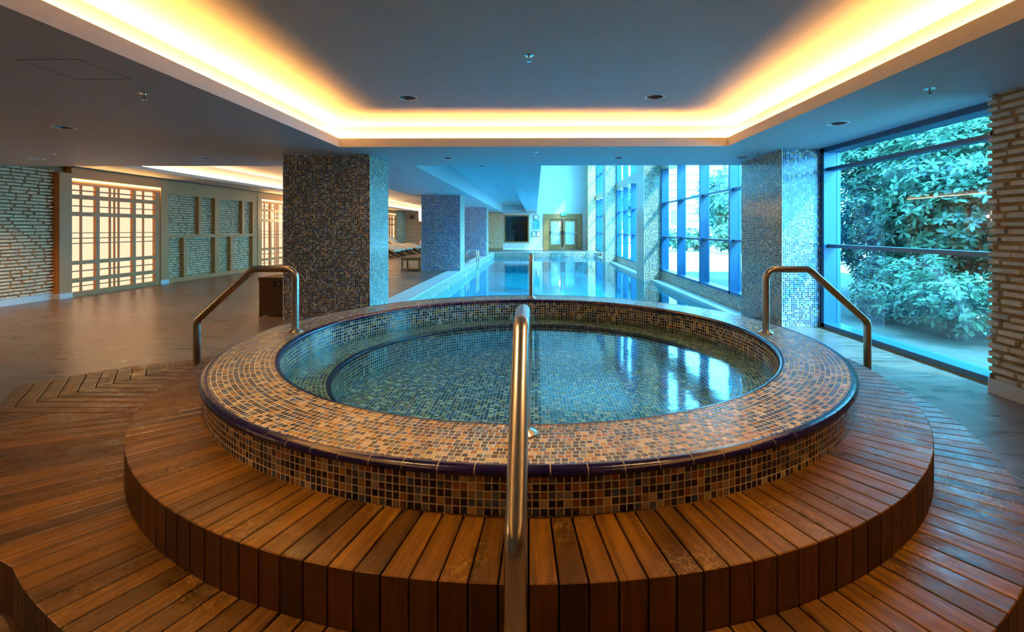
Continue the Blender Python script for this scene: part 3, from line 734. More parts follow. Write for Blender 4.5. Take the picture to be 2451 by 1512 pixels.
# ------------------------------------------------------------------ columns
def pillar(name, label, x0, y0, x1, y1, z0, z1, grp, gm='mosaic'):
    t = thing(name, label, 'column', ((x0+x1)/2, (y0+y1)/2, z0), group=grp)
    b = MB(); cx, cy = (x0+x1)/2, (y0+y1)/2
    # UVs in world metres so the grid of tiles starts at the corner
    for pts, mi in (([(x0,y0,z0),(x1,y0,z0),(x1,y0,z1),(x0,y0,z1)],0),([(x1,y1,z0),(x0,y1,z0),(x0,y1,z1),(x1,y1,z1)],0),([(x1,y0,z0),(x1,y1,z0),(x1,y1,z1),(x1,y0,z1)],1),([(x0,y1,z0),(x0,y0,z0),(x0,y0,z1),(x0,y1,z1)],1)):
        uv = [((p[0]-x0+.02 if mi == 0 else p[1]-y0+.02), p[2]+2) for p in pts]
        b.face([(p[0]-cx,p[1]-cy,p[2]-z0) for p in pts], uv, mi)
    b.build('tiled_shaft', [M[gm], M['mosaic_run']], t)
    b = MB()
    for xx in (x0, x1): b.box(xx-cx-.003,y0-cy-.003,0,xx-cx+.003,y0-cy+.003,z1-z0)
    b.build('corner_bead', M['stone'], t)
    return t
g1 = 'mosaic columns along the lounge side of the pool'; g2 = 'mosaic columns standing in the window side of the pool'
pillar('tiled_column', 'nearest mosaic column left of the hot tub, beside the wicker box', -3.65,6.83,-2.39,7.70,0,ZC,g1)
pillar('tiled_column', 'daylight-tinted mosaic column second from the camera on the lounge side, with a wall lamp', -3.58,14.9,-2.36,15.85,0,ZC,g1,'mosaic_daylight')
pillar('tiled_column', 'farthest mosaic column on the lounge side, behind the pool ladder', -3.58,23.0,-2.36,23.95,0,ZC,g1,'mosaic_daylight')
pillar('tiled_column', 'mosaic column right of the hot tub beside the near garden window', 3.32,6.42,3.87,7.68,DZ,ZC,g2,'mosaic_daylight')
pillar('tiled_column', 'mosaic column rising from the water beyond the large middle window', 3.32,14.5,3.87,15.6,DZ,6.1,g2)
pillar('tiled_column', 'farthest mosaic column rising from the water on the window side', 3.32,22.4,3.87,23.4,DZ,6.1,g2)
b = MB(); b.box(3.32,29.8,0,4.08,YF-.03,6.09, mi=1); bricks(b, 3.30, 3.83, .0, 6.05, 'x', 29.8, -1)
bricks(b, 29.8, YF-.03, .0, 6.05, 'y', 3.32, -1)
tag(b.build('brick_pier', [M['brick_white'], M['mortar_pale']]), 'whitewashed brick pier in the far right corner beside the last window', 'pier')
# lamp on the second column
lp = thing('wall_lamp', 'tall glowing wall lamp on the lounge side of the second column', 'wall lamp', (-3.66, 15.1, 1.57))
b = MB(); b.lathe([(0,0),(.04,0),(.055,.12),(.055,.34),(.045,.44),(0,.44)], 16); b.build('lamp_shade', M['lamp'], lp, smooth=True)
b = MB(); b.box(-.05,-.05,.44,.08,.05,.455); b.build('cap', M['dark'], lp)
b = MB(); b.box(.02,-.03,.1,.08,.03,.3); b.build('bracket', M['dark'], lp)

def added_sconce(loc, rz, label, watts):  # extra warm lamps added as fill light
    t = thing('wall_lamp', label, 'wall lamp', loc, rz)
    b = MB(); b.lathe([(0,0),(.04,0),(.055,.12),(.055,.34),(.045,.44),(0,.44)], 16, cx=.08); b.build('lamp_shade', M['lamp'], t, smooth=True)
    b = MB(); b.box(0,-.05,.44,.13,.05,.455); b.build('cap', M['dark'], t)
    b = MB(); b.box(0,-.03,.1,.04,.03,.3); b.build('bracket', M['dark'], t)
    l = bpy.data.lights.new('added_lamp_bulb', 'POINT'); l.energy = watts; l.color = (1.0, .58, .24); l.shadow_soft_size = .06
    o = bpy.data.objects.new('added_lamp_bulb', l); COL.objects.link(o); o.parent = t; o.location = (.21, 0, .22)
    return t
added_sconce((XO, 17.68, 1.57), 0, 'added hidden fill lamp on the timber pilaster past the second lattice screen', 170)
added_sconce((XO, 24.02, 1.57), 0, 'added hidden fill lamp on the timber pilaster before the farthest niche', 170)
added_sconce((-9.03, 1.2, 1.57), 0, 'added out-of-view fill lamp on the left brick wall beside the camera', 60)
# ------------------------------------------------------------------ windows
def window(n, y0, y1, mull, z0, z1, trans, label, mist=False, spandrel=None, spmat=None, wide=.07, sillw=.08):
    t = bpy.data.objects.new('window_%d' % n, None); COL.objects.link(t); struct(t, label); t.location = (XWR, (y0+y1)/2, z0); oy, oz = (y0+y1)/2, z0
    gx = .17
    for m_ in mull:
        b = MB(); b.box(0, m_-oy, 0, gx-.004, m_+wide-oy, z1-oz); b.build('mullion', M['frame'], t, bevel=.003)
        b = MB(); b.box(gx+.002, m_-oy-.0, 0, gx+.05, m_+wide-oy, z1-oz); b.build('mullion_cap', M['frame'], t)
    cuts = sorted(set([y0] + [m_ + wide for m_ in mull if y0 < m_ + wide < y1] + [y1]))
    for z in trans:
        b = MB(); ms = sorted(mull); ed = [y0] + [v for m_ in ms for v in (m_, m_+wide)] + [y1]
        ed = [max(y0, min(y1, e)) for e in ed]
        for k in range(0, len(ed) - 1, 2):
            if ed[k+1] - ed[k] > .05: b.box(.05, ed[k]-oy, z-oz, gx-.004, ed[k+1]-oy, z+.045-oz)
        b.build('transom', M['frame'], t, bevel=.003)
    b = MB(); b.box(0, y0-oy, -.0, gx+.05, y1-oy, .055); b.box(0.0,y0-oy,z1-oz-.06,gx+.05,y1-oy,z1-oz); b.build('sill', M['frame'], t, bevel=.003)
    b = MB(); b.face([(gx,y0-oy,.055),(gx,y1-oy,.055),(gx,y1-oy,z1-oz),(gx,y0-oy,z1-oz)], uv=[(y0,z0),(y1,z0),(y1,z1),(y0,z1)]); b.build('pane', M['glass_mist' if mist else 'glass'], t)
    if spandrel:
        b = MB(); b.box(-.02, y0-oy, spandrel[0]-oz, gx+.2, y1-oy, spandrel[1]-oz); b.build('spandrel_beam', spmat or M['mosaic_run'], t)
    return t
window(1, 3.865, 6.42, [6.34], .01, ZC, [1.07, 2.085], 'large near garden window with two transoms between the right brick wall and the column', mist=True)
UT = [1.065, 2.08]
window(2, 7.68, 14.5, [7.70, 9.38, 11.07, 12.8, 14.42], .04, 6.1, UT + [4.6], 'tall blue framed window beside the pool between the near and second columns on the right', spandrel=(3.14,3.46))
window(3, 15.6, 22.4, [15.62, 17.3, 19.0, 20.7, 22.32], .04, 6.1, UT + [4.6], 'tall blue framed window between the second and third columns on the right', spandrel=(3.14,3.46))
window(4, 23.4, 29.8, [23.42, 25.1, 26.8, 28.4, 29.72], .02, 6.1, UT + [4.6], 'far blue framed window before the brick pier', spandrel=(3.14,3.46), spmat=M['brick_white'])
# tiled sill walls under the pool windows
b = MB()
for y0, y1 in ((7.68,14.5),(15.6,22.4),(23.4,PY1)): b.box(XWR+.004,y0,DZ,XWR+.25,y1,.04)
struct(b.build('wall_sill', M['mosaic_run']))
b = MB(); b.box(XWR-.005,3.865,-.0,XWR+.02,6.42,.012); struct(b.build('trim_4', M['mortar']))

# ------------------------------------------------------------------ downlights and sprinklers
DLAB = {'nearl':'added fill downlight above the view, over the near left of the hot tub','nearr':'added fill downlight above the view, over the near right of the hot tub','left4':'round recessed downlight in the left ceiling, nearest the camera','farleft':'round recessed downlight in the left ceiling close to the brick wall','leftback':'round recessed downlight in the left ceiling in front of the lounge cove','midl':'round recessed downlight past the far cove, left of the pair in front of the pool','midr':'round recessed downlight past the far cove, right of the pair in front of the pool','rightback':'round recessed downlight just before the right mosaic column','rightnear':'round recessed downlight above the near garden window','raisedl':'round recessed downlight on the left of the raised ceiling over the hot tub','raisedr':'round recessed downlight on the right of the raised ceiling over the hot tub'}
ORD = ['nearest', 'second', 'third', 'fourth', 'fifth', 'sixth', 'farthest']
for i in range(7): DLAB['tray%d' % i] = '%s downlight in the row along the sunken ceiling tray over the pool edge' % ORD[i]
for i, s_ in enumerate(('nearest', 'second', 'third', 'farthest')): DLAB['strip%d' % i] = '%s downlight in the low ceiling strip above the left columns' % s_
d0 = thing('downlight', 'x', 'ceiling light', (0,0,0), group='round recessed downlights')
b = MB(); b.lathe([(.084,.002),(.087,-.004),(.104,-.005),(.108,0)], 36, flip=True); b.build('trim_ring', M['white'], d0, smooth=True)
b = MB(); b.lathe([(.087,0),(.080,.05),(.062,.09),(0,.095)], 36, flip=True); b.build('reflector', M['can'], d0, smooth=True)
first = True
for (x, y, z, k) in DL:
    if first: d0.location = (x, y, z); d0['label'] = DLAB[k]; first = False
    else: dup(d0, (x, y, z), label=DLAB[k])
def spot(x, y, z, w, ang=125, col=(1.0, .60, .27)):
    l = bpy.data.lights.new('added_downlight_bulb', 'SPOT'); l.energy = w; l.color = col; l.spot_size = R(ang); l.spot_blend = .9; l.shadow_soft_size = .05
    o = bpy.data.objects.new('added_downlight_bulb', l); COL.objects.link(o); o.location = (x, y, z - .012)
spot(-4.99, 4.97, ZC, 60); spot(-7.62, 7.17, ZC, 170); spot(-5.0, 7.13, ZC, 70)  # warm fill bulbs added to three left downlights
spot(-1.335, 1.55, 2.685, 72); spot(1.24, 1.55, 2.685, 72)  # bulbs of the added pair above the view
SP = [(-.05,3.75,2.685,'sprinkler in the middle of the raised ceiling over the hot tub'),(-3.1,3.73,ZC,'sprinkler in the left ceiling near the access hatch'),(-6.9,6.7,ZC,'sprinkler in the left ceiling towards the brick wall'),
 (-3.05,6.56,ZC,'sprinkler just in front of the near left column'),(0,6.63,ZC,'sprinkler in the ceiling band past the far cove, above the pool axis'),(3.03,3.68,ZC,'sprinkler above the near garden window'),(3.11,6.67,ZC,'sprinkler beside the right mosaic column'),
 (-2.53,8.77,ZC,'sprinkler at the near end of the ceiling strip over the left columns'),(-.25,8.77,ZC,'nearest sprinkler along the beam beside the ceiling tray'),(-.25,12.9,ZC,'second sprinkler along the beam beside the ceiling tray'),(-.25,16.9,ZC,'third sprinkler along the beam beside the ceiling tray'),(-.25,21.0,ZC,'fourth sprinkler along the beam beside the ceiling tray'),(-.25,25.2,ZC,'farthest sprinkler along the beam beside the ceiling tray'),
 (-2.53,12.8,ZC,'second sprinkler in the ceiling strip over the left columns, before the daylight-tinted column')]
s0 = thing('sprinkler', 'x', 'sprinkler', (0,0,0), group='chrome ceiling sprinklers')
b = MB(); b.lathe([(.0,-.004),(.030,-.006),(.040,-.001)], 24, flip=True); b.build('cover_plate', M['chrome'], s0, smooth=True)
b = MB(); b.tube([(0,0,-.004),(0,0,-.022)], .010, 10); b.tube([(-.009,0,-.02),(-.014,0,-.032),(-.009,0,-.045),(0,0,-.05),(.009,0,-.045),(.014,0,-.032),(.009,0,-.02)], .003, 6); b.lathe([(0,-.053),(.016,-.051),(.016,-.049),(0,-.047)], 14)
b.build('nozzle', M['chrome'], s0, smooth=True)
b = MB(); b.tube([(0,0,-.022),(0,0,-.048)], .003, 6); b.build('glass_bulb', M['black'], s0)
for i, (x, y, z, lab) in enumerate(SP):
    lab = 'small chrome ' + lab
    if i == 0: s0.location = (x, y, z); s0['label'] = lab
    else: dup(s0, (x, y, z), label=lab)
# ceiling hatch and flush speaker
b = MB(); x0, y0, x1, y1 = -3.3,2.98,-2.9,3.38
for q in ((x0,y0,x1,y0+.003),(x0,y1-.004,x1,y1),(x0,y0,x0+.003,y1),(x1-.003,y0,x1,y1)): b.box(q[0],q[1],ZC-.0015,q[2],q[3],ZC+.0)
tag(b.build('ceiling_hatch', simple('hatch_joint', (.16,.15,.15), .8)), 'square flush access hatch in the left ceiling near the camera', 'hatch')

# ------------------------------------------------------------------ decks
def inset(poly, g):
    n = len(poly); out = []
    for i in range(n):
        p0, p1, p2 = poly[i-1], poly[i], poly[(i+1) % n]
        d1 = (p1 - p0).normalized(); d2 = (p2 - p1).normalized()
        n1 = Vector((-d1.y, d1.x)); n2 = Vector((-d2.y, d2.x))
        den = 1 + n1.dot(n2)
        if den < .25: den = .25
        out.append(p1 + (n1 + n2) * (g / den))
    return out
def area(poly): return .5 * sum(poly[i].x * poly[(i+1) % len(poly)].y - poly[(i+1) % len(poly)].x * poly[i].y for i in range(len(poly)))
def clean(poly, eps=.002):
    o = []
    for p in poly:
        if not o or (p - o[-1]).length > eps: o.append(p)
    while len(o) > 2 and (o[0] - o[-1]).length < eps: o.pop()
    return o
def clip(poly, n, d):
    """keep the side n.p >= d"""
    out = []
    for i in range(len(poly)):
        a, b_ = poly[i], poly[(i+1) % len(poly)]
        da, db = a.dot(n) - d, b_.dot(n) - d
        if da >= 0: out.append(a)
        if (da >= 0) != (db >= 0): out.append(a + (b_ - a) * (da / (da - db)))
    return out
def plank(mb, poly, z0, z1, d, gap=.0028, ch=.003, mi_side=0, shift=0):
    poly = clean([Vector(p) for p in poly])
    if len(poly) < 3: return
    if area(poly) < 0: poly.reverse()
    if area(poly) < 4e-4: return
    p0 = inset(poly, gap); p1 = inset(poly, gap + ch)
    if area(p0) < 1e-4 or area(p1) < 1e-4: return
    d = Vector(d).normalized(); e = Vector((-d.y, d.x))
    uv = lambda p: (p.dot(d), p.dot(e))
    n = len(poly); B = len(mb.v)
    mb.v += [(p.x, p.y, z0) for p in p0] + [(p.x, p.y, z1 - ch) for p in p0] + [(p.x, p.y, z1) for p in p1]
    mb.f.append([B + 2*n + i for i in range(n)]); mb.uv.append([uv(p) for p in p1]); mb.mi.append(0)
    for i in range(n):
        j = (i + 1) % n
        mb.f.append([B+i, B+j, B+n+j, B+n+i])
        L = (p0[j]-p0[i]).length; o = p0[i].dot(e) + p0[i].dot(d)
        mb.uv.append([(z0, o), (z0, o+L), (z1, o+L), (z1, o)]); mb.mi.append(mi_side)
        mb.f.append([B+n+i, B+n+j, B+2*n+j, B+2*n+i]); mb.uv.append([uv(p0[i]), uv(p0[j]), uv(p1[j]), uv(p1[i])]); mb.mi.append(0)
C0 = Vector((CX, CY))
def pol(r, a): return C0 + Vector((math.cos(a), math.sin(a))) * r
R3 = 2.392
b = MB(); N = 180
for k in range(N):
    a0, a1 = 2*PI*(k+.32)/N, 2*PI*(k+1.32)/N; am = (a0+a1)/2
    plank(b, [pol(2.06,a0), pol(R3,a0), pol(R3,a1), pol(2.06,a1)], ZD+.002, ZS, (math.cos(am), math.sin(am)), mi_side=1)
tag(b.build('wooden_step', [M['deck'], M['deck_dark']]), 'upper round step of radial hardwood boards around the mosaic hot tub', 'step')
def rout(a):
    a = math.degrees(a) % 360
    T = [(150,2.75),(196,4.15),(198.4,4.06),(204.6,3.80),(212.7,3.39),(221,2.99),(229.5,2.72),(240,2.685),(360,2.685)]
    if a < 150: return 2.685
    for (x0,r0),(x1,r1) in zip(T, T[1:]):
        if x0 <= a <= x1:
            t = (a-x0)/(x1-x0); return r0 + (r1-r0)*t
    return 2.685
b = MB()
RI = R3 - .03
for k in range(N):
    a0, a1 = 2*PI*(k+.32)/N, 2*PI*(k+1.32)/N; am = (a0+a1)/2; dg = math.degrees(am) % 360
    if 151 < dg < 199.2: continue
    ps = [pol(RI,a0), pol(rout(a0),a0), pol(rout(a1),a1), pol(RI,a1)]
    if 199.2 <= dg < 235:
        pass
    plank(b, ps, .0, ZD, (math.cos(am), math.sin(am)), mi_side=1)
# chevron lobe to the left
cl0 = Vector((-3.30,3.10)); cld = Vector((.33,.676)).normalized(); cln = Vector((-cld.y, cld.x))   # normal points left
outl = [(-2.40,4.87),(-2.62,4.62),(-2.80,4.36),(-2.95,4.18),(-3.1,4.05),(-3.33,3.94),(-3.47,3.81),(-3.60,3.66),(-3.72,3.50),(-3.80,3.36),(-3.93,3.12),(-3.99,2.92)]
inn = [(-2.2,2.92),(-2.33,3.2),(-2.36,3.68),(-2.3,4.2),(-2.1,4.7),(-1.95,5.0)]
zone = [Vector(p) for p in [(-2.12,2.92)] + [(-2.28,3.3),(-2.34,3.68),(-2.28,4.15),(-2.0,4.9)] + outl]
if area(zone) < 0: zone.reverse()
right = clip(zone, -cln, -cln.dot(cl0)); left = clip(zone, cln, cln.dot(cl0))
pit = .0925
for k in range(-2, 26):
    y0 = 3.10 + pit * k
    s_ = clip(clip(right, Vector((0,1)), y0), Vector((0,-1)), -(y0+pit))
    plank(b, s_, .0, ZD, (1,0), mi_side=1)
dm = Vector((2*cld.x*cld.x-1, 2*cld.x*cld.y)); nm = Vector((-dm.y, dm.x))
# mirrored strips: match the horizontal joints on the corner line
for k in range(-2, 26):
    y0, y1 = 3.10 + pit * k, 3.10 + pit * (k+1)
    q0 = cl0 + cld * ((y0-3.10)/cld.y); q1 = cl0 + cld * ((y1-3.10)/cld.y)
    d0_, d1_ = nm.dot(q0), nm.dot(q1)
    lo, hi = min(d0_,d1_), max(d0_,d1_)
    s_ = clip(clip(left, nm, lo), -nm, -hi)
    plank(b, s_, .0, ZD, (dm.x, dm.y), mi_side=1)
# wedge of short diagonal boards between chevrons and radial boards
an = R(199.32)
kk = math.ceil((199.2/360*N) - 1.32 + .5)
an = 2*PI*(kk+.32)/N
wd = [Vector((-2.12,2.92)), Vector((-3.99,2.92)), pol(4.2, an), pol(2.2, an)]
wd = clip(wd, Vector((1,0)), -3.99)
if area(wd) < 0: wd.reverse()
dd = Vector((math.cos(R(40)), math.sin(R(40)))); nn = Vector((-dd.y, dd.x))
lo = min(nn.dot(p) for p in wd)
for k in range(30):
    s_ = clip(clip(wd, nn, lo + .09*k), -nn, -(lo + .09*(k+1)))
    if len(s_) > 2: plank(b, s_, .0, ZD, (dd.x, dd.y), mi_side=1)
tag(b.build('wooden_deck', [M['deck'], M['deck_dark']]), 'lower hardwood deck of radial boards with a chevron walkway on the left', 'deck')

# ------------------------------------------------------------------ hot tub
tub = thing('hot_tub', 'large round hot tub faced in brown and navy mosaic with navy edge tiles', 'hot tub', (CX, CY, 0))
SEG = 240
b = MB(); b.lathe([(2.083, ZS-.01), (2.083, ZR-.028)], SEG, uvf=lambda a, r, z: (a*2.083, z-ZR+.03+.0276*20))
b.build('outer_wall', M['mosaic_side'], tub, smooth='all')
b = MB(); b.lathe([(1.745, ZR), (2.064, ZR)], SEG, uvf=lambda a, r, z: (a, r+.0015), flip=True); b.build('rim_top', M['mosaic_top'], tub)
b = MB(); b.lathe([(1.72, ZR-.033), (1.72, .12)], SEG, uvf=lambda a, r, z: (a*1.72, z-ZR+.033+.0276*20), flip=False); b.build('inner_wall', M['mosaic_in'], tub, smooth='all')
WT = .333       # water level in the tub
BZ = .288       # bench top
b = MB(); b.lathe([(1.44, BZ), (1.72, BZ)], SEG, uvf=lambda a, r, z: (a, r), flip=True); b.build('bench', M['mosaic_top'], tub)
FZ = .045
b = MB(); b.lathe([(1.425, BZ-.02), (1.425, FZ)], SEG, uvf=lambda a, r, z: (a*1.425, z), flip=False); b.build('bench_front', M['mosaic_in'], tub, smooth='all')
b = MB(); P = [[(r*math.cos(2*PI*i/96), r*math.sin(2*PI*i/96), FZ) for r in (0, 1.43)] for i in range(97)]
b.grid(P, uvf=lambda i, j: (P[i][j][1]+3, P[i][j][0]+3), flip=True); b.build('tub_floor', M['mosaic_floor'], tub)
def edging(name, prof, n, gap, seg=3, base=True, gr=None):
    b = MB()
    for k in range(n):
        a0 = 2*PI*k/n + gap/2; a1 = 2*PI*(k+1)/n - gap/2
        b.lathe(prof, seg, a0=a0, a1=a1, flip=True)
        for aa, fl_ in ((a0, 0), (a1, 1)):
            pts = [(r*math.cos(aa), r*math.sin(aa), z) for r, z in prof]
            b.face(pts if fl_ else list(reversed(pts)))
    o = b.build(name, M['navy'], tub, smooth=True)
    b = MB(); b.lathe(gr, SEG, flip=True); b.build('grout_line', M['grout'], tub, smooth=True)
    return o
q = ZR
edging('outer_edge_tile', [(2.066,q-.012),(2.066,q+.001),(2.080,q+.003),(2.093,q-.001),(2.1005,q-.008),(2.1035,q-.018),(2.102,q-.027),(2.083,q-.029)], 103, .0022,
       gr=[(2.060,q-.001),(2.0675,q+.0005),(2.080,q+.0015),(2.092,q-.003),(2.099,q-.0095),(2.1015,q-.018),(2.0995,q-.0265),(2.080,q-.031)])
edging('inner_edge_tile', [(1.744,q-.012),(1.744,q+.001),(1.734,q+.002),(1.722,q-.003),(1.714,q-.012),(1.7115,q-.022),(1.713,q-.032),(1.722,q-.034)][::-1], 84, .0026,
       gr=[(1.750,q-.001),(1.7425,q+.0005),(1.733,q+.0005),(1.7235,q-.005),(1.7165,q-.013),(1.714,q-.022),(1.7155,q-.031),(1.724,q-.036)][::-1])
edging('bench_edge_tile', [(1.452,BZ-.01),(1.452,BZ+.001),(1.438,BZ+.002),(1.425,BZ-.003),(1.418,BZ-.012),(1.418,BZ-.03),(1.426,BZ-.034)][::-1], 72, .0026,
       gr=[(1.456,BZ-.001),(1.450,BZ+.0002),(1.438,BZ+.0006),(1.427,BZ-.004),(1.4205,BZ-.012),(1.4205,BZ-.03),(1.427,BZ-.035)][::-1])
# jets and drain grilles
def jet(x, y, z, r, name, vertical=False, ang=0):
    b = MB(); b.lathe([(0,.012),(r*.35,.018),(r*.4,.012),(r*.85,.014),(r,.004),(r,0)], 28, flip=True)
    for k in range(12):
        a = 2*PI*k/12; b.box(r*.6+r*.0, -.001, .0, r*.6, .001, .001)
    o = b.build(name, M['plastic'], tub, smooth=True); o.location = (x-CX, y-CY, z)
    if vertical: o.rotation_euler = (0, R(90), ang)
    return o
jet(.0, 2.92, FZ, .085, 'drain_grille'); jet(-.22, 2.42, FZ, .075, 'drain_grille'); jet(.42, 2.40, FZ, .08, 'drain_grille')
for deg, jz in ((71.9, .325), (89.7, .306), (97.5, .306), (125.0, .306)):
    a = R(deg)
    jet(CX + 1.719*math.cos(a), CY + 1.719*math.sin(a), jz, .032, 'jet_nozzle', True, a + PI)
b = MB(); Pw = [[(r*math.cos(2*PI*i/128), r*math.sin(2*PI*i/128), 0) for r in (.0, .6, 1.2, 1.7195)] for i in range(129)]
b.grid(Pw, flip=True); o = b.build('tub_water', M['spa'], merge=True); o.location = (CX, CY, WT)
tag(o, 'calm blue green water inside the round hot tub', 'water', kind='stuff')

# ------------------------------------------------------------------ handrails
def arc_pts(pts, rad, n=7):
    out = [Vector(pts[0])]
    for i in range(1, len(pts)-1):
        p0, p1, p2 = Vector(pts[i-1]), Vector(pts[i]), Vector(pts[i+1])
        d1, d2 = (p0-p1).normalized(), (p2-p1).normalized()
        ang = d1.angle(d2); tl = rad / math.tan(ang/2)
        a, c_ = p1 + d1*tl, p1 + d2*tl
        cen = p1 + (d1+d2).normalized() * (rad / math.sin(ang/2))
        va, vc = a - cen, c_ - cen; tot = va.angle(vc); ax = va.cross(vc).normalized()
        for k in range(n+1): out.append(cen + Matrix.Rotation(tot*k/n, 3, ax) @ va)
    out.append(Vector(pts[-1])); return out
def handrail(label, deg):
    t = thing('handrail', label, 'handrail', (CX, CY, 0), R(deg), group='brushed steel handrails around the hot tub')
    b = MB(); rr = .0265; zt = 1.003
    path = arc_pts([(1.825,0,ZR+.002),(1.825,0,zt),(2.155,0,zt),(2.60,0,.600),(2.60,0,ZD)], .075, 8)
    b.tube(path, rr, 28); b.build('rail', M['steel'], t, smooth=True)
    b = MB(); b.lathe([(.0,.026),(.028,.026),(.033,.018),(.050,.010),(.056,.002),(.056,0)], 32, cx=1.825, cz=ZR+.002, flip=True); b.build('flange', M['steel'], t, smooth=True)
    b = MB(); b.lathe([(.0,.02),(.028,.02),(.033,.014),(.046,.008),(.052,.0)], 32, cx=2.60, cz=ZD, flip=True); b.build('flange', M['steel'], t, smooth=True)
    return t
hr = handrail('nearest steel handrail, upright in the middle foreground over the hot tub rim', 270)
dup(hr, (CX, CY, 0), R(180), 'steel handrail on the left side of the hot tub')
dup(hr, (CX, CY, 0), R(0), 'steel handrail on the right side of the hot tub, before the garden window')
dup(hr, (CX, CY, 0), R(90), 'far steel handrail on the pool side of the hot tub')

# ------------------------------------------------------------------ pool ladder
ld = thing('pool_ladder', 'chrome grab rail ladder on the left edge of the pool behind the second column', 'pool ladder', (PX0, 17.5, 0))
for yy in (0, .55):
    b = MB(); b.tube(arc_pts([(-.21,yy,.006),(-.21,yy,.57),(.17,yy,.57),(.17,yy,-1.1)], .17, 12), .021, 12); b.build('rail', M['chrome'], ld, smooth=True)
for z in (-.45,-.72,-.99):
    b = MB(); b.box(.13,0,z,.21,.55,z+.02); b.build('tread', M['chrome'], ld)

# ------------------------------------------------------------------ furniture
wb = thing('wicker_box', 'brown wicker storage box with black lock plate beside the near column', 'box', (-3.91, 7.37, 0))
b = MB(); b.box(-.26,-.25,.02,.245,.25,.53); b.build('body', M['wicker'], wb, bevel=.006)
b = MB(); b.box(-.268,-.258,.532,.25,.258,.585); b.build('lid', M['wicker'], wb, bevel=.01)
b = MB(); b.box(-.04,-.262,.455,.065,-.249,.525); b.build('lock_plate', M['black'], wb)
b = MB()
for z in (.470,.487,.504): b.box(.035,-.265,z,.048,-.261,z+.009)
b.build('lock_digits', M['white'], wb)
for x, z in ((.105,.552),(.10,.478)):
    b = MB(); b.lathe([(0,.006),(.006,.004),(.008,0)], 12); o = b.build('rivet', M['chrome'], wb); o.location = (x,-.2515 if z < .53 else -.259,z); o.rotation_euler = (R(90),0,0)
b = MB()
for x in (-.24,.22):
    for y in (-.23,.23): b.box(x-.02,y-.02,0,x+.02,y+.02,.02)
b.build('foot', M['black'], wb)
tb = thing('side_table', 'low brown wooden table with a lower shelf beside the second column', 'table', (-3.93, 15.25, 0))
b = MB(); b.box(-.31,-.36,.385,.30,.36,.42); b.build('table_top', M['teak'], tb, bevel=.004)
for x in (-.29,.25):
    for y in (-.34,.30):
        b = MB(); b.box(x,y,0,x+.05,y+.05,.385); b.build('leg', M['teak'], tb, bevel=.003)
b = MB(); b.box(-.25,-.30,.04,.26,.31,.062); b.build('shelf', M['teak'], tb)
for q_ in ((-.29,-.335,.33,.30,-.30,.385),(-.29,.31,.33,.30,.345,.385),(-.29,-.33,.035,.30,-.305,.075)):
    b = MB(); b.box(*q_); b.build('apron', M['teak'], tb)
t2 = dup(tb, (-4.6, 20.4, 0), R(8), 'second low wooden table, farther back between the loungers and the column')

def lounger():
    t = thing('lounge_chair', 'x', 'lounge chair', (0,0,0), group='beige cushioned wave loungers in the lounge')
    prof = [(0,.80),(.12,.72),(.35,.53),(.60,.38),(.80,.34),(1.0,.38),(1.2,.47),(1.32,.485),(1.5,.43),(1.75,.33),(1.9,.28)]
    def slab(w, th, off):
        P = []
        n = len(prof)
        for i, (x, z) in enumerate(prof):
            x0, z0 = prof[max(i-1,0)]; x1, z1 = prof[min(i+1,n-1)]
            d = Vector((x1-x0, z1-z0)).normalized(); nn = Vector((-d.y, d.x))
            a = Vector((x, z)) + nn*(off+th); c_ = Vector((x, z)) + nn*off
            r = min(.02, th*.4)
            P.append([(a.x,-w+r,a.y),(a.x,w-r,a.y),(a.x,w,a.y-r),(c_.x,w,c_.y),(c_.x,-w,c_.y),(a.x,-w,a.y-r)])
        b = MB(); b.grid(P, closed_v=True, flip=True); b.face(P[0]); b.face(list(reversed(P[-1]))); return b
    slab(.31,.09,.0).build('cushion', M['cushion'], t, smooth=True)
    slab(.33,.03,-.035).build('frame', M['wicker_dark'], t)
    b = MB(); b.tube([(.06,-.27,.86),(.06,.27,.86)], [.06,.06], 14); b.build('head_pillow', M['cushion'], t, smooth=True)
    for s_ in (-1, 1):
        b = MB(); y = .29*s_
        P = []
        for x, z, h in ((.10,.0,.03),(.35,.0,.05),(.65,.10,.09),(.95,.22,.12),(1.2,.24,.14),(1.45,.14,.12),(1.7,.02,.07),(1.92,.0,.03)):
            P.append([(x,y-.03,z),(x,y+.03,z),(x,y+.03,z+h),(x,y-.03,z+h)])
        b.grid(P, closed_v=True, flip=True); b.face(P[0]); b.face(list(reversed(P[-1]))); b.build('runner', M['wicker_dark'], t)
        b = MB(); b.box(.62,y-.03,.0,.70,y+.03,.30); b.build('leg', M['wicker_dark'], t)
    return t
lg = lounger(); lg.location = (-8.25, 22.3, 0); lg.rotation_euler = (0,0,R(-12)); lg['label'] = 'beige lounge chair nearest the camera in the row before the lattice'
dup(lg, (-8.35, 23.6, 0), R(-14), 'beige lounge chair second in the row from the camera')
dup(lg, (-8.30, 25.0, 0), R(-16), 'beige lounge chair third in the row, in front of the far lattice')
dup(lg, (-8.15, 26.4, 0), R(-18), 'beige lounge chair farthest in the angled row, touching the brick corner view')
dup(lg, (-7.0, 30.6, 0), R(-80), 'beige lounge chair turned towards the camera by the far brick wall', scale=(1.25,1.1,1.1))
sk = thing('loudspeaker', 'small black loudspeaker high on the far lounge brick wall', 'loudspeaker', (-8.62, YF2 - .225, 2.16))
b = MB(); b.box(-.02,-.08,-.14,.20,.1,.14); b.build('cabinet', M['black'], sk, bevel=.008)
b = MB(); b.box(.06,.1,-.04,.12,.17,.04); b.build('bracket', M['dark'], sk)

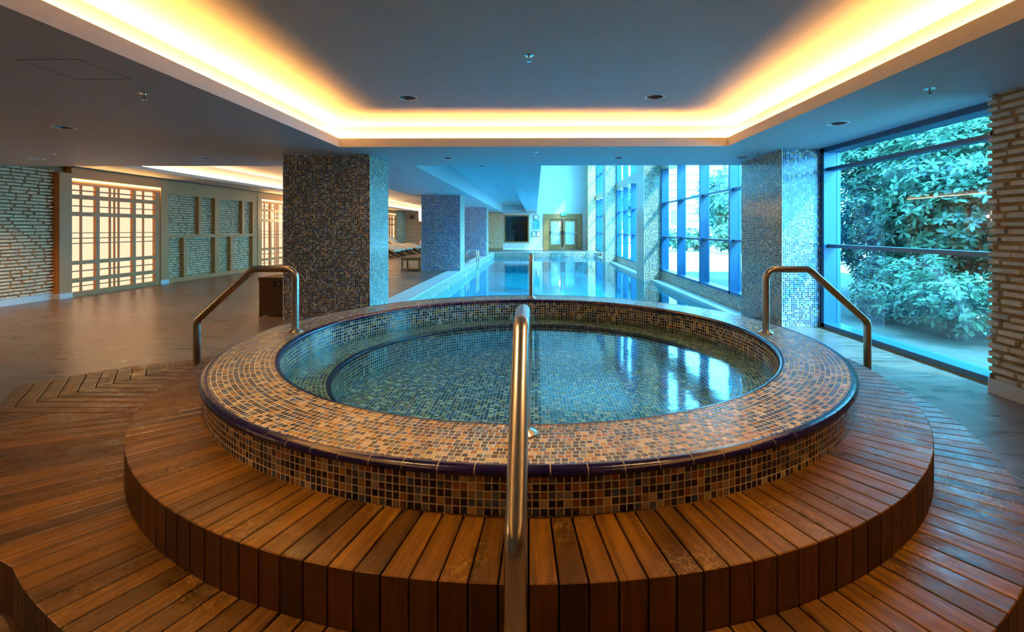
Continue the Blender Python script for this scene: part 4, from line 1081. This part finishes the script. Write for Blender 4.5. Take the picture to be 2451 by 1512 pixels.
# ------------------------------------------------------------------ outside
b = MB(); b.face([(4.1,-6,-.02),(9.5,-6,-.02),(9.5,15,-.02),(4.1,15,-.02)]); struct(b.build('floor_planting_bed', M['soil']))
b = MB(); b.face([(4.08,-30,-.06),(80,-30,-.06),(80,120,-.06),(4.08,120,-.06)]); struct(b.build('floor_paving_outside', M['concrete']))
def shrub_mesh(seed, rx, ry, h, whorls, ll, z0=.15, trunk=True):
    rnd = random.Random(seed); b = MB()
    for _ in range(whorls):
        while True:
            p = Vector((rnd.uniform(-1,1), rnd.uniform(-1,1), rnd.uniform(-1,1)))
            if .35 < p.length < 1: break
        c_ = Vector((p.x*rx, p.y*ry, z0 + (p.z*.5+.5)*(h-z0)))
        ax = (Vector((p.x, p.y, p.z*.5+.8)) + Vector((rnd.uniform(-.5,.5),)*3)).normalized()
        u = ax.orthogonal().normalized(); v = ax.cross(u)
        n = rnd.randint(5, 8); ph = rnd.random()*6
        for k in range(n):
            a = ph + 2*PI*k/n + rnd.uniform(-.25,.25)
            d = (u*math.cos(a) + v*math.sin(a) + ax*rnd.uniform(-.15,.5)).normalized()
            s_ = d.cross(ax).normalized(); up = s_.cross(d)
            L = ll*rnd.uniform(.6,1.15); W = L*rnd.uniform(.14,.2)
            q0 = c_; q1 = c_+d*L*.35; q2 = c_+d*L*.72+up*(-.06*L); q3 = c_+d*L+up*(-.18*L)
            B = len(b.v)
            b.v += [tuple(q0), tuple(q1-s_*W*.8+up*.01*L), tuple(q1+s_*W*.8+up*.01*L), tuple(q2-s_*W), tuple(q2+s_*W), tuple(q3)]
            for f_ in ((0,2,1),(1,2,4,3),(3,4,5)):
                b.f.append([B+i for i in f_]); b.uv.append([(0,0)]*len(f_)); b.mi.append(0)
    return b
def stems(seed, rx, ry, h, n=9):
    rnd = random.Random(seed+50); b = MB()
    for k in range(n):
        a = 2*PI*k/n + rnd.uniform(-.3,.3); x, y = rx*.6*math.cos(a), ry*.6*math.sin(a); hh = h*rnd.uniform(.6,.85)
        b.tube([(0+rnd.uniform(-.05,.05),0+rnd.uniform(-.05,.05),0),(x*.3,y*.3,hh*.35),(x*.7,y*.7,hh*.7),(x,y,hh)], [.025,.02,.014,.006], 6)
    return b
def shrub(name, label, loc, seed, rx, ry, h, wh, ll, cat='shrub', group=None, z0=.15):
    t = thing(name, label, cat, loc, group=group)
    shrub_mesh(seed, rx, ry, h, wh, ll, z0).build('foliage', M['leaf'], t)
    stems(seed, rx, ry, h).build('stems', M['bark'], t, smooth=True)
    return t
gsh = 'leafy shrubs outside the near garden window'
shrub('garden_shrub', 'tall leafy shrub right outside the near window, on its left half', (7.0,9.6,-.02), 1, 1.25, 1.3, 4.2, 2300, .15, group=gsh)
shrub('garden_shrub', 'leafy shrub outside the near window, in the middle of the glass', (6.95,7.6,-.02), 2, 1.3, 1.2, 3.5, 2000, .15, group=gsh)
shrub('garden_shrub', 'lower shrub with bare stems outside the near window, next to the brick wall', (6.9,5.7,-.02), 3, 1.15, .9, 3.1, 1500, .145, group=gsh, z0=.25)
shrub('garden_shrub', 'dense shrub behind the others outside the near window', (9.9,11.8,-.02), 4, 1.7, 2.0, 5.4, 2200, .20, group=gsh)
shrub('garden_shrub', 'small low bush at the foot of the near window glass', (5.1,5.9,-.02), 6, .5, .8, .8, 260, .11, group=gsh, z0=.1)
shrub('garden_shrub', 'wide leafy bush farther back outside the near window, filling the gap beside the brick wall', (9.9,7.6,-.02), 11, 1.4, 1.9, 3.6, 1600, .18, group=gsh, z0=.05)
shrub('garden_shrub', 'leafy bush at the left edge of the near window glass by the column', (5.35,9.9,-.02), 12, .6, 1.0, 3.2, 1100, .14, group=gsh, z0=.05)
for sx_, sy_, sd, lb in ((5.6,7.0,21,'low bush by the glass of the near window, left of the bare stems'),(5.2,6.9,22,'smallest low bush just outside the near window, left of its middle'),(6.1,8.2,23,'low dense bush between the tall shrubs, left part of the near window'),(5.9,5.6,24,'low bush outside the near window close to the right brick wall')):
    shrub('garden_shrub', lb, (sx_,sy_,-.02), sd, .55, .65, .95 if sd != 22 else .6, 340, .12, group=gsh, z0=.02)
shrub('garden_tree', 'rounded leafy tree seen through the large middle window across the paving', (12.6,30.5,0), 7, 2.3, 2.0, 5.4, 500, .5, 'tree', z0=1.0)
gh = 'low hedges across the bright paving'
shrub('hedge', 'low hedge across the paving under the tree, right part of the middle window', (11.6,27.0,0), 8, 1.9, .8, 1.7, 260, .32, 'hedge', group=gh, z0=.05)
shrub('hedge', 'low hedge left of the tree, centre of the middle window', (9.5,30.0,0), 9, 1.9, .8, 1.3, 220, .32, 'hedge', group=gh, z0=.05)
shrub('garden_tree', 'tall leafy tree far beyond the third window', (9.0,44.0,0), 10, 1.6, 1.6, 6.0, 300, .5, 'tree', z0=1.0)
bd = thing('building', 'pale building with horizontal cladding seen through the middle window', 'building', (14.5, 46, 0))
b = MB(); b.box(-6,0,0,7,8,9.0); b.build('wall', M['facade'], bd)
for k in range(11):
    b = MB(); b.box(-6,-.05,.6+k*.75,7,-.002,.63+k*.75); b.build('cladding_joint', M['frame'], bd)
for k in range(3):
    b = MB(); b.box(-4.5+k*3.2,-.06,1.8,-3.1+k*3.2,-.01,3.2); b.build('window', simple('bldg_glass%d' % k, (.25,.4,.5), .15), bd)

# ------------------------------------------------------------------ light
W = bpy.data.worlds.new('world'); S.world = W; W.use_nodes = True
nt = W.node_tree; bg = nt.nodes['Background']; bg.inputs[0].default_value = (.15, .63, 1.0, 1); bg.inputs[1].default_value = 24.0
sun = bpy.data.lights.new('sun', 'SUN'); sun.energy = 9.0; sun.angle = R(3); sun.color = (.50, .82, 1.0)
so = bpy.data.objects.new('sun', sun); COL.objects.link(so)
dv = Vector((-.62, .55, -.74)); so.rotation_euler = dv.to_track_quat('-Z', 'Y').to_euler(); so.location = (20, -10, 20)
def portal(y0, y1, z0, z1, x=4.25):
    l = bpy.data.lights.new('window_portal', 'AREA'); l.shape = 'RECTANGLE'; l.size = z1-z0; l.size_y = y1-y0; l.cycles.is_portal = True
    o = bpy.data.objects.new('window_portal', l); COL.objects.link(o); o.location = (x, (y0+y1)/2, (z0+z1)/2); o.rotation_euler = (0, R(90), 0)
portal(3.865, 6.4, .0, ZC); portal(7.68, 14.5, .0, 6.1); portal(15.6, 22.4, .0, 6.1); portal(23.4, 29.8, .0, 6.1)

# ------------------------------------------------------------------ camera
cam = bpy.data.cameras.new('camera'); co = bpy.data.objects.new('camera', cam); COL.objects.link(co)
F = 1136.0
cam.sensor_fit = 'HORIZONTAL'; cam.sensor_width = 36; cam.lens = 36 * F / 2451
cam.shift_x = -(1268 - 1225.5) / 2451; cam.shift_y = -(756 - 549) / 2451
co.location = (0, 0, 1.31); co.rotation_euler = (R(90), 0, math.atan(13 / F)); cam.clip_start = .05; cam.clip_end = 300
S.camera = co
vs = S.view_settings; vs.view_transform = 'Standard'; vs.look = 'None'; vs.exposure = 0.38; vs.gamma = 1.0; vs.use_curve_mapping = False
cy = S.cycles
cy.use_denoising = True; cy.max_bounces = 7; cy.diffuse_bounces = 4; cy.glossy_bounces = 4; cy.transparent_max_bounces = 12; cy.transmission_bounces = 4
cy.use_adaptive_sampling = True; cy.adaptive_threshold = .03
cy.caustics_reflective = False; cy.caustics_refractive = False; cy.sample_clamp_indirect = 6.0
